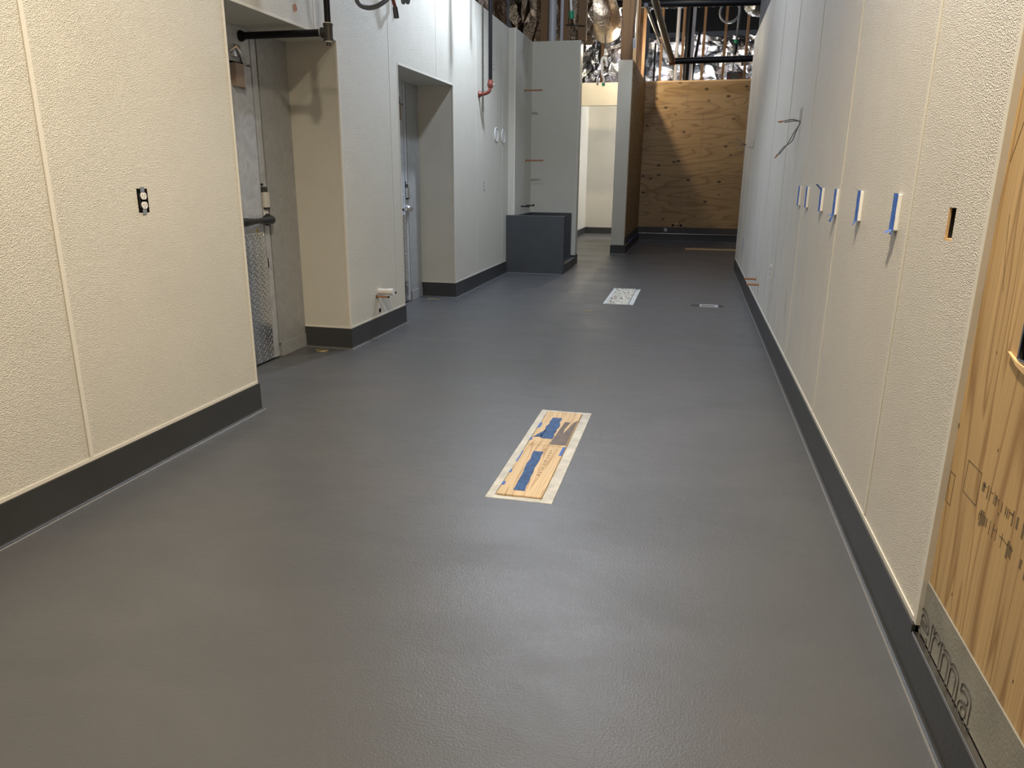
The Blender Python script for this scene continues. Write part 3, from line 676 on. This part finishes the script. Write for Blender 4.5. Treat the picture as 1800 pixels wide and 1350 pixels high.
names = ['nearest of the six blue-taped rings on the right wall, with a loose tape tail', 'second nearest taped ring on the right wall, tape curling at its top',
         'third nearest taped ring on the right wall, torn tape hanging below it', 'fourth nearest taped ring on the right wall, tape flared at its top',
         'fifth nearest taped ring on the right wall', 'farthest of the six blue-taped rings on the right wall']
for i, (y, n_) in enumerate(zip((2.665, 3.24, 3.765, 4.185, 4.71, 5.05), names)): tape_box(y, i, n_)

def slot_wires(y, z, wires, label, end):
    t = thing('wired_wall_slot', (XR, y, z), label, 'wiring')
    MB().box(XR-.0012, XR-.0003, y-.045, y-.033, z-.05, z+.05).build('cut_slot', 'dark', t); MB().box(XR-.0012, XR-.0003, y+.030, y+.042, z-.055, z+.045).build('cut_slot', 'dark', t)
    for w_ in wires: MB().tube(spline(w_), .0035, 6).build('wire', 'grey', t, True)
    for e0, e1 in end: MB().cyl(e0, e1, .007, .004, 8).build('wire_nut', 'copper', t)
y0 = 5.5
slot_wires(y0, 1.70, [[(XR, y0-.0, 1.66), (XR-.05, y0, 1.675), (XR-.12, y0-.02, 1.66)], [(XR, y0, 1.665), (XR-.05, y0+.01, 1.665), (XR-.1, y0-.02, 1.655)],
    [(XR, y0, 1.655), (XR-.02, y0+.0, 1.60), (XR-.03, y0+.1, 1.54), (XR-.08, y0+.12, 1.50), (XR-.11, y0+.13, 1.45)], [(XR, y0, 1.65), (XR-.03, y0+.03, 1.59), (XR-.06, y0+.08, 1.52), (XR-.10, y0+.13, 1.455)]],
    'pair of dark wall slots with grey wires dangling, above the blue-taped rings', [((XR-.115, y0-.02, 1.66), (XR-.145, y0-.03, 1.658)), ((XR-.11, y0+.13, 1.455), (XR-.125, y0+.14, 1.43))])
slot_wires(9.72, 1.69, [[(XR, 9.7, 1.66), (XR-.02, 9.7, 1.65), (XR-.05, 9.7, 1.66)]], 'farther dark wall slot with a short wire near the wall end', [((XR-.05, 9.7, 1.66), (XR-.07, 9.7, 1.66))])
t = thing('end_wires', (XR, 11.25, 1.75), 'thin wires sprouting from the far end of the right wall', 'wiring')
for dx, dz in ((-.14, .10), (-.12, -.06), (-.06, -.14), (-.16, .02)):
    MB().tube(spline([(XR, 11.25, 1.75), (XR+dx*.5, 11.2, 1.75+dz*.3), (XR+dx, 11.2, 1.75+dz)]), .004, 6).build('wire', 'grey', t, True)
t = thing('low_outlet_plate', (XR, 6.35, .56), 'narrow white outlet low on the right wall', 'outlet')
MB().box(XR-.006, XR, 6.315, 6.385, .505, .615, bev=.002).build('cover', 'white', t)
MB().box(XR-.0068, XR-.006, 6.335, 6.365, .53, .552).box(XR-.0068, XR-.006, 6.335, 6.365, .568, .59).build('socket', 'grey', t)
tag(rebase(MB().box(XR-.0012, XR-.0002, 9.98, 10.03, .38, .56).build('tape_strip', 'tape'), (XR, 10.0, .38)), 'short upright strip of blue tape low on the far right wall', 'tape')
for y, z, lab in ((7.62, .335, 'farther horizontal copper stub low on the right wall'), (7.28, .325, 'nearer horizontal copper stub low on the right wall')):
    t = thing('copper_stub', (XR, y, z), lab, 'pipe stub')
    MB().cyl((XR-.115, y, z), (XR, y, z), .009, n=12).build('copper_tube', 'copper', t, True)
    MB().lathe((XR-.004, y, z), (1, 0, 0), [(.009, 0), (.017, 0), (.017, .004), (.009, .004)], 14).build('wall_ring', 'brass', t)

# ================================================================= FLOOR ITEMS
def rag(x0, x1, y0, y1, z, n, j, rnd):
    pts = []
    for (ax, ay), (bx_, by) in (((x0, y0), (x1, y0)), ((x1, y0), (x1, y1)), ((x1, y1), (x0, y1)), ((x0, y1), (x0, y0))):
        for i in range(n): f = i/n; pts.append((ax+(bx_-ax)*f+rnd.uniform(-j, j), ay+(by-ay)*f+rnd.uniform(-j, j), z))
    return pts
rnd = random.Random(3)
t = thing('drain_cover', (-.62, 3.33, -.02), 'long trench drain pocket covered by a pine board with blue tape, nearest in the floor', 'drain')
x0, x1, y0, y1 = D1
MB().box(x0+.001, x1-.001, y0+.001, y1-.001, -.06, -.006).build('pocket_bed', 'grout', t)
mb = MB()
mb.box(x0+.001, x0+.036, y0+.001, y1-.001, -.02, .0015, bev=.002).box(x1-.044, x1-.001, y0+.001, y1-.001, -.02, .0015, bev=.002).box(x0+.03, x1-.03, y0+.001, y0+.032, -.02, .0015, bev=.002).box(x0+.03, x1-.03, y1-.03, y1-.001, -.02, .0015, bev=.002)
bmesh.ops.subdivide_edges(mb.bm, edges=mb.bm.edges[:], cuts=6, use_grid_fill=True)
for v in mb.bm.verts:
    v.co.z += .002*noise.noise(v.co*30)
    if x0+.03 < v.co.x < x0+.04 or x1-.05 < v.co.x < x1-.04: v.co.x += .010*noise.noise(v.co*18)
mb.build('cement_rim', 'grout', t)
bx0, bx1, by0, by1 = x0+.042, x1-.052, y0+.038, y1-.036
for i, (a, b) in enumerate(((by0, 3.36), (3.364, by1))):
    MB().box(bx0, bx1, a, b, -.006, .007, bev=.003).build('pine_board', 'pine', t)
def strip(name, mat, pts, h=.0012, z=.0073): MB().poly([(x, y, z) for x, y in pts], (0, 0, h)).build(name, mat, t)
cx = (bx0+bx1)/2
def ragstrip(xa, xb, ya, yb, n=9, j=.004, lean=0):
    L_ = [(xa+lean*i/n+rnd.uniform(-j, j), ya+(yb-ya)*i/n) for i in range(n+1)]; R_ = [(xb+lean*i/n+rnd.uniform(-j, j), ya+(yb-ya)*i/n) for i in range(n+1)]
    return L_+R_[::-1]
strip('tape_patch', 'tape2', ragstrip(cx-.033, cx+.012, 2.80, 3.27, lean=-.01))
strip('tape_patch', 'tape2', ragstrip(cx-.052, cx+.008, 3.46, 3.80, lean=.0, j=.006))
strip('tape_patch', 'tape2', [(cx-.09, 3.47), (cx-.05, 3.48), (cx-.045, 3.60), (cx-.06, 3.56)])
strip('brown_smear', 'smear', [(cx+.01, 3.38), (bx1-.003, 3.385), (bx1-.002, 3.78), (bx1-.02, 3.74), (bx1-.045, 3.55), (bx1-.05, 3.62), (cx+.06, 3.74), (cx+.03, 3.74), (cx+.022, 3.6), (cx+.018, 3.5)], z=.0072)
for a, b, c_, d_ in ((bx0-.002, bx0+.012, 3.62, 3.70), (bx0-.003, bx0+.008, 3.42, 3.46), (bx0-.002, bx0+.005, 3.12, 3.26), (bx0-.002, bx0+.008, 2.98, 3.02), (bx0-.001, bx0+.012, 2.84, 2.88), (bx1-.014, bx1+.001, 3.24, 3.36)):
    strip('tape_scrap', 'tape', [(a, c_), (b, c_+.004), (b-.001, d_), (a+.001, d_-.003)], z=.0074)
mb = MB(); r2 = random.Random(9)
y = 2.98
while y < 3.30:
    for q in range(2): mb.box(cx+.034+r2.uniform(-.006, .006), cx+.037+r2.uniform(0, .008), y, y+.003, .0072, .0078)
    y += r2.choice((.010, .014, .022))
for q in range(150):
    xx, yy = r2.uniform(bx0+.01, bx1-.01), r2.uniform(3.3, by1-.01) if r2.random() < .8 else r2.uniform(by0, by1)
    mb.box(xx, xx+.0025, yy, yy+.003, .0072, .0077)
mb.build('pencil_marks', 'ink2', t)['kind'] = 'stuff'

t = thing('filled_drain_pocket', (-.70, 8.3, -.02), 'second drain pocket filled with crumbly white debris in the middle floor', 'drain')
x0, x1, y0, y1 = D2
MB().box(x0+.001, x1-.001, y0+.001, y1-.001, -.06, -.006).build('pocket_bed', 'grout', t)
mb = MB().box(x0+.001, x0+.04, y0+.001, y1-.001, -.02, .002).box(x1-.05, x1-.001, y0+.001, y1-.001, -.02, .002).box(x0+.03, x1-.03, y0+.001, y0+.02, -.02, .002).box(x0+.03, x1-.03, y1-.05, y1-.001, -.02, .002)
mb.build('cement_rim', 'grout', t)
MB().box(x0+.045, x1-.055, y0+.03, y1-.06, -.006, .003).build('filler_bed', 'chip', t)
mb = MB(); r3 = random.Random(5)
for q in range(420):
    xx, yy = r3.uniform(x0+.05, x1-.06), r3.uniform(y0+.04, y1-.07); s_ = r3.uniform(.003, .010)
    mb.box(xx, xx+s_, yy, yy+s_*r3.uniform(.6, 1.6), .002, .003+s_*.6)
tag_ = mb.build('debris', 'chip', t); tag_['kind'] = 'stuff'
mb = MB().box(x1-.056, x1-.052, y0+.02, y1-.08, -.006, .0032).box(x0+.05, x1-.05, y0+.02, y0+.026, -.006, .0034)
for q in range(30):
    xx, yy = r3.uniform(x0+.05, x1-.07), r3.uniform(y0+.05, y1-.05); mb.box(xx, xx+r3.uniform(.004, .02), yy, yy+.01, .003, .0085)
mb.build('dark_gap', 'ink', t)

t = thing('floor_sink', (.23, 7.9, -.02), 'small rectangular floor sink with a bright metal edge near the right base', 'floor sink')
x0, x1, y0, y1 = D3
MB().box(x0+.001, x1-.001, y0+.001, y1-.001, -.06, -.03).build('pocket_bed', 'base', t)
MB().box(x0+.001, x1-.001, y0+.001, y0+.028, -.03, .003, bev=.001).box(x0+.001, x1-.001, y1-.034, y1-.001, -.03, .003, bev=.001).box(x0+.001, x0+.018, y0+.028, y1-.034, -.03, .003).poly([(x1-.05, y0+.03, .003), (x1-.001, y0+.03, .003), (x1-.001, y1-.03, .003), (x1-.012, y1-.03, .003)], (0, 0, -.03)).build('metal_edge', 'chromew', t)
MB().box(x0-.09, x0-.002, y0+.01, y1-.015, .0003, .0022, bev=.0008).build('sealer_patch', 'base', t); MB().box(x1+.002, x1+.05, y0+.02, y1-.01, .0003, .0022, bev=.0008).build('sealer_patch', 'base', t)

def cleanout(x, y, lab, r=.055):
    t = thing('floor_cleanout', (x, y, 0), lab, 'cleanout')
    MB().lathe((x, y, .0002), (0, 0, 1), [(0, .002), (r*.8, .002), (r*.8, .003), (r, .0028), (r*1.02, 0)], 24).build('brass_cover', 'brass', t)
    r4 = random.Random(int(x*100)); mb = MB()
    for q in range(7):
        a = r4.uniform(0, 6.28); rr = r4.uniform(.3, 1.1)*r
        mb.lathe((x+rr*math.cos(a), y+rr*math.sin(a), .0028), (0, 0, 1), [(0, .001), (r*.28*r4.random()+.006, .0008), (r*.3+.004, 0)], 7)
    mb.build('sealer_spots', 'floor', t)
cleanout(-2.69, 4.985, 'worn brass cleanout cover in the floor of the nearer door recess'); cleanout(-2.68, 7.50, 'worn brass cleanout cover in the floor of the farther door recess', .06); cleanout(-.946, 7.238, 'small pale cleanout cover in the open floor left of the filled drain pocket', .045)
tag(rebase(MB().box(-.10, 1.4, 14.30, 14.42, 0, .02, bev=.002).build('wood_plank', 'pinewood'), (.6, 14.36, 0)), 'long wood plank lying on the dark far floor', 'plank')

# plywood bay: pipe ends in the back wall
tag(rebase(MB().lathe((-.543, 16.163, .232), (0, -1, 0), [(0, .012), (.035, .012), (.040, .0), (.040, -.01)], 20).build('pipe_end', 'pvcg'), (-.543, 16.163, .232)), 'round pipe end in the dark board at the foot of the plywood back wall', 'pipe end')
tag(rebase(MB().lathe((-.315, 16.168, .362), (0, -1, 0), [(0, .015), (.026, .015), (.030, .0), (.030, -.01)], 20).build('pipe_end', 'brass'), (-.315, 16.168, .362)), 'brass pipe end low in the plywood back wall', 'pipe end')
for x_, lab in ((-.40, 'left small dark hole beside the brass pipe end'), (-.235, 'right small dark hole beside the brass pipe end')):
    tag(rebase(MB().lathe((x_, 16.169, .33), (0, -1, 0), [(0, .004), (.02, .004), (.024, 0)], 14).build('bored_hole', 'dark'), (x_, 16.169, .33)), lab, 'hole')
tag(MB().box(-1.105, -1.095, 13.6, 15.9, .163, .172).build('tape_strip', 'tape'), 'strip of blue tape on the channel at the foot of the plywood partition', 'tape')

# ================================================================= OPEN CEILING
def sheet(name, o, u, v, nu, nv, amp, mat, label=None, cat=None, seed=0, scale=1.4):
    o, u, v = Vector(o), Vector(u), Vector(v); nrm = u.cross(v).normalized(); b = bmesh.new(); rows = []; rn = random.Random(seed)
    for j in range(nv+1):
        row = []
        for i in range(nu+1):
            p = o+u*((i+rn.uniform(-.38, .38))/nu)+v*((j+rn.uniform(-.38, .38))/nv); q = p*scale+Vector((seed, seed*.7, 0))
            h = abs(noise.noise(q))*1.3+rn.uniform(0, .38)
            row.append(b.verts.new(p+nrm*amp*h))
        rows.append(row)
    for r0, r1 in zip(rows, rows[1:]):
        for i in range(nu):
            if rn.random() < .5: b.faces.new((r0[i], r0[i+1], r1[i+1])); b.faces.new((r0[i], r1[i+1], r1[i]))
            else: b.faces.new((r0[i], r0[i+1], r1[i])); b.faces.new((r0[i+1], r1[i+1], r1[i]))
    mb = MB(); mb.bm.free(); mb.bm = b
    ob = mb.build(name, mat)
    sm = ob.modifiers.new('thickness', 'SOLIDIFY'); sm.thickness = .003
    return tag(ob, label, cat)
sheet('foil_insulation', (-1.36, 19.7, 2.6), (5.2, 0, 0), (0, 0, 1.95), 44, 18, .22, 'foil', 'crumpled silver foil insulation behind the plywood bay', 'insulation', 1)
sheet('foil_insulation', (-1.36, 19.9, 4.95), (5.2, 0, 0), (0, 0, 1.1), 40, 9, .16, 'foil', 'dim foil roof insulation above the dark beam', 'insulation', 3)
sheet('foil_insulation', (-3.4, 18.6, 3.15), (2.0, 0, 0), (0, 0, 2.8), 20, 28, .2, 'foil', 'dark crumpled foil above the side room', 'insulation', 5)
sheet('foil_insulation', (-2.72, 11.1, 3.18), (0, -4.6, .0), (0, 0, 2.2), 60, 12, .13, 'foil_w', 'bronze-looking foil insulation hanging above the left wall', 'insulation', 8, 3.0)
sheet('foil_insulation', (-2.90, 11.9, 3.16), (1.25, 0, 0), (0, 0, 2.0), 16, 12, .16, 'foil_w', 'crumpled foil standing behind the studs over the niche', 'insulation', 11, 3.2)
tag(MB().box(-1.3, 3.6, 19.1, 19.38, 4.62, 5.08).build('roof_beam', 'dark'), 'black roof beam in front of the far foil insulation', 'beam')

def stud(name, x, y, z0, z1, w_, d_, lab, mat='stud', group=None, cat='stud'):
    return tag(rebase(MB().box(x-w_/2, x+w_/2, y, y+d_, z0, z1, bev=.003).build(name, mat), (x, y, z0)), lab, cat, group)
# studs above the plywood back wall (Y = 16.2)
for px, lab in ((1159, 'leftmost wood stud above the plywood back wall'), (1196, 'wood stud above the plywood back wall, beside the thick black pipe'),
                (1232, 'wood stud above the plywood back wall, first right of the slanted black rod'), (1269, 'wood stud above the plywood back wall, left of the junction box'),
                (1307, 'rightmost wood stud above the plywood back wall, crossing the junction box')):
    p = P3(px, 145, 16.19); stud('wood_stud', p.x, 16.19, HT+.031, 6.1, .05, .09, lab, group='studs above the plywood back wall')
tag(rebase(MB().box(-1.12, 2.5, 16.165, 16.31, HT, HT+.03, bev=.002).build('top_plate', 'pinewood'), (0, 16.2, HT)), 'pale wood top plate capping the plywood back wall', 'plate')
for px, r_, mat, lab in ((1186.5, .035, 'pvcg', 'grey plastic pipe rising above the plywood back wall, left one'), (1205, .062, 'black', 'thick black pipe rising above the plywood back wall'), (1213, .035, 'pvcg', 'grey plastic pipe rising above the plywood back wall, right of the thick black one')):
    yv = 16.66 if px == 1213 else 16.5; p = P3(px, 140, yv); tag(rebase(MB().cyl((p.x, yv, 0), (p.x, yv, 6.1), r_, n=14).build('vent_pipe', mat, smooth=True), (p.x, yv, 0)), lab, 'pipe')
a, b = P3(1214, 146, 16.7), P3(1241, 0, 16.7)
tag(MB().cyl(a, a+(b-a)*1.5, .03, n=10).build('leaning_rod', 'black', smooth=True), 'slim black rod leaning among the pipes above the plywood', 'rod')
p = P3(1150, 120, 16.6); tag(MB().cyl((p.x, 16.6, 0), (p.x, 16.6, 3.95), .02, n=10).build('short_rod', 'black', smooth=True), 'short black rod left of the slanted grey duct', 'rod')
# horizontal sprinkler lines
t = thing('sprinkler_line', P3(1182, 107, 15.2), 'black level pipe crossing above the plywood back wall with red end fitting', 'pipe')
a, b = P3(1187, 107.5, 15.2), P3(1330, 102.5, 15.2); b = a+(b-a)*2
MB().cyl(a, b, .058, n=16).build('black_main', 'black', t, True)
a2 = P3(1176, 108, 15.2); MB().cyl(a2, a, .07, n=16).build('red_coupling', 'red', t, True)
a, b = P3(1181, 106, 15.15), P3(1150, -2, 12.4); tag(MB().cyl(a, a+(b-a)*1.6, .052, n=16).build('slanted_pipe', 'duct', smooth=True), 'thick dull metal pipe running toward the viewer to the red fitting', 'pipe')
a, b = P3(1184, 100, 15.15), P3(1156, -2, 12.4); tag(MB().cyl(a, a+(b-a)*1.6, .014, n=8).build('slanted_conduit', 'chrome', smooth=True), 'thin shiny conduit strapped along the dull slanted pipe', 'conduit')
a, b = P3(1161, 76, 15.2), P3(1136, 10, 13.4); tag(MB().cyl(a, b, .026, n=10).lathe(b, b-a, [(0, 0), (.035, 0), (.035, .03), (0, .03)], 10).build('branch_conduit', 'duct', smooth=True), 'thin slanted conduit left of the thick dull metal pipe', 'conduit')
a, b = P3(1046, 8.5, 14.2), P3(1345, 2.5, 14.2); tag(MB().cyl(a-(b-a)*.3, a+(b-a)*1.6, .062, n=14).build('black_roof_pipe', 'black', smooth=True), 'long black pipe crossing the top of the picture behind the wood post', 'pipe')
# conduit loop with green end
c = P3(1283, 21, 15.6); loop = arc(c, .18, math.radians(40), math.radians(400), (1, 0, 0), (0, 0, 1), 22)
t = thing('coiled_conduit', c, 'grey coiled conduit with a green collar hanging over the plywood bay', 'conduit')
MB().tube(spline([P3(1304, -60, 15.6), P3(1302, 0, 15.6)], 3)+[P3(1300, 20, 15.6), P3(1298, 40, 15.6), P3(1295, 70, 15.6)], .022, 8).build('hanging_conduit', 'grey', t, True)
MB().tube(loop, .022, 8).build('coil', 'grey', t, True)
MB().cyl(P3(1294.5, 70, 15.6), P3(1293, 78, 15.6), .04, n=10).build('green_collar', 'green', t, True)
MB().lathe(P3(1291, 98, 15.6), (0, 0, 1), [(0, 0), (.03, .02), (.05, .12), (.045, .2), (.02, .26), (0, .26)], 10).build('dark_sleeve', 'blackp', t, True)
MB().tube([P3(1291, 97, 15.6), P3(1289, 112, 15.6), P3(1288, 130, 15.6)], .012, 6).build('lead', 'grey', t, True)
t = thing('junction_box', P3(1290, 135, 16.3), 'dark junction box with red wires over a white panel above the plywood', 'junction box')
a, b = P3(1277, 139, 16.3), P3(1307, 126, 16.3); MB().box(a.x, b.x, 16.282, 16.38, b.z-.15, b.z).build('box_body', 'fitting', t)
a, b = P3(1283, 150, 16.4), P3(1303, 133, 16.4); MB().box(a.x, b.x, 16.38, 16.42, a.z, b.z).build('white_panel', 'white', t)
MB().tube([P3(1283, 131, 16.27), P3(1280, 145, 16.27)], .012, 6).build('red_wire', 'red', t); MB().tube([P3(1300, 130, 16.27), P3(1303, 142, 16.27)], .012, 6).build('red_wire', 'red', t)
tag(MB().lathe(P3(1331, 12, 15.9), (-.6, -1, -.1), [(0, .3), (.12, .28), (.17, .1), (.17, -.3), (.15, -.6)], 20).build('flexible_duct', 'foil', smooth=True), 'round foil duct end at top right above the plywood bay', 'duct')
# metal studs over the end of the right wall
ORD = ['nearest', 'second', 'third', 'fourth', 'fifth', 'sixth', 'seventh', 'eighth', 'farthest']
for i in range(9):
    y = 8.75+i*.31
    stud('metal_stud', XP+.05, y, HT, 6.1, .07, .03, 'thin metal stud above the right wall, %s of nine from the camera' % ORD[i], 'grey', 'metal studs over the right wall')
wall('wall_right_upper', [(XP+.086, XP+.15, 8.6, 11.4, HT+.001, 6.1)], 'roof')

# wood post and studs over the partition
t = thing('wood_post', (-1.24, 13.08, HT), 'broad wood post standing on the end of the white partition, with a small label', 'post')
MB().box(-1.345, -1.155, 13.08, 13.22, HT, 6.15, bev=.004).build('post_body', 'stud', t)
MB().box(-1.155, -1.13, 13.10, 13.22, 3.5, 6.15, bev=.003).build('side_strip', 'stud', t)
MB().cyl((-1.118, 13.09, 3.42), (-1.118, 13.09, 6.1), .007, n=8).build('steel_rod', 'chrome', t)
lb = MB().box(-1.145, -1.105, 13.068, 13.074, 3.32, 3.47).build('label', 'label', t)
mb = MB()
for i in range(4):
    z = 3.335+i*.034; mb.ring((-1.125, 13.067, z+.011), (0, -1, 0), .006, .010, .001, 10); mb.box(-1.138, -1.112, 13.066, 13.0675, z-.004, z-.001)
mb.build('label_marks', 'ink', lb)
for y, lab in ((13.55, 'first wood stud behind the post on the partition, brightly lit edge'), (14.1, 'second wood stud behind the post on the partition'), (14.8, 'third wood stud behind the post on the partition'), (15.6, 'last wood stud on the partition, nearest the back wall')):
    stud('wood_stud', -1.19, y, HT, 6.1, .12, .04, lab, 'stud' if y > 13.6 else 'pinewood', 'studs on the partition')  # paler wood on the first stud paints in its lit edge
# over the niche: studs, plastic pipes, capped conduit
for px0, px1, lab in ((950, 962, 'leftmost wood stud above the niche wall'), (990, 1000, 'middle wood stud above the niche wall'), (1016, 1030, 'rightmost wide wood stud above the niche wall')):
    a, b = P3(px0, 60, 11.18), P3(px1, 60, 11.18); stud('wood_stud', (a.x+b.x)/2, 11.18, HT, 6.1, b.x-a.x, .09, lab, group='studs above the niche wall')
for px, r_, lab in ((969, .056, 'thick white plastic pipe above the niche wall'), (986, .028, 'thin white plastic pipe above the niche wall')):
    p = P3(px, 60, 11.22); tag(rebase(MB().cyl((p.x, 11.30, HT), (p.x, 11.30, 6.1), r_, n=16).build('vent_pipe', 'pvcg', smooth=True), (p.x, 11.25, HT)), lab, 'pipe')
t = thing('capped_conduit', P3(1005, 34, 11.0), 'pale conduit with a green cap hanging above the niche', 'conduit')
MB().cyl(P3(1004, 20, 11.0), P3(1001, -80, 11.0), .018, n=10).build('conduit', 'white', t, True); MB().cyl(P3(1005, 33, 11.0), P3(1004.3, 20, 11.0), .036, n=12).build('green_cap', 'green', t, True)
tag(MB().tube(spline([P3(1006, -50, 11.0), P3(1011, 10, 11.0), P3(1010, 30, 11.0), P3(1012, 50, 11.05), P3(1008, 66, 11.1)]), .004, 5).build('thin_wire', 'grey'), 'thin wire dangling beside the green-capped conduit', 'wire')
tag(MB().tube([P3(995, 44, 11.17), P3(1028, 46, 11.17)], .010, 6).build('cross_wire', 'blackp'), 'dark level cable across the studs above the niche', 'cable')
# over the side room: duct, water pipe, hose, lamp
tag(MB().tube(spline([P3(1042, -70, 13.8), P3(1052, -5, 13.8), P3(1063, 30, 13.9), P3(1066, 48, 14.6)]), [.27]*25, 24).build('round_duct', 'jacket', smooth=True), 'large round metal duct turning down above the side room', 'duct')
t = thing('water_pipe', P3(1064, 97, 14.0), 'thin metal pipe turning down above the side room', 'pipe')
MB().tube([P3(1095, 48, 14.0), P3(1068, 50, 14.0), P3(1065, 52, 14.0), P3(1064.5, 56, 14.0), P3(1064, 98, 14.0)], .014, 8).build('copper_run', 'channel', t, True)
MB().cyl(P3(1064, 86, 14.0), P3(1064, 97, 14.0), .018, n=8).build('white_coupling', 'white', t)
t = thing('white_hose', P3(1058, 145, 13.9), 'white hose hooked in an arch down to small valves above the side room', 'hose')
MB().tube(spline([P3(1067, 117, 13.9), P3(1066, 108, 13.9), P3(1062, 101, 13.9), P3(1058, 106, 13.9), P3(1058, 120, 13.9), P3(1059, 132, 13.9)]), .022, 8).build('hose_arch', 'white', t, True)
MB().box(P3(1053.5, 0, 13.9).x, P3(1058, 0, 13.9).x, 13.87, 13.93, P3(1055, 150, 13.9).z, P3(1055, 138, 13.9).z, bev=.01).build('valve', 'chrome', t)
MB().cyl(P3(1061, 151, 13.88), P3(1060.5, 146, 13.88), .028, n=10).build('green_cap', 'green', t); MB().tube([P3(1059, 131, 13.9), P3(1062, 140, 13.88), P3(1061, 147, 13.88)], .018, 8).build('hose_tail', 'white', t, True)
p = P3(1057, 140, 18.2); stud('wood_stud', p.x, 18.2, 0, 4.5, .06, .06, 'single wood stud standing among the foil above the side room', 'stud')
t = thing('work_lamp', P3(1092, 22, 14.6), 'small lit lamp beside the wood post', 'lamp')
p = P3(1092, 22, 14.6)
MB().lathe(p, (-1, 0, -.1), [(0, .10), (.035, .09), (.055, .03), (.05, 0), (0, 0)], 14).build('bulb', 'bulb', t, True)
MB().lathe(p, (1, 0, .1), [(.055, 0), (.07, .03), (.03, .08), (0, .08)], 14).build('socket', 'blackp', t, True)
MB().cyl(p+Vector((.05, 0, 0)), p+Vector((.05, 0, 1.6)), .006, n=6).build('cord', 'blackp', t)
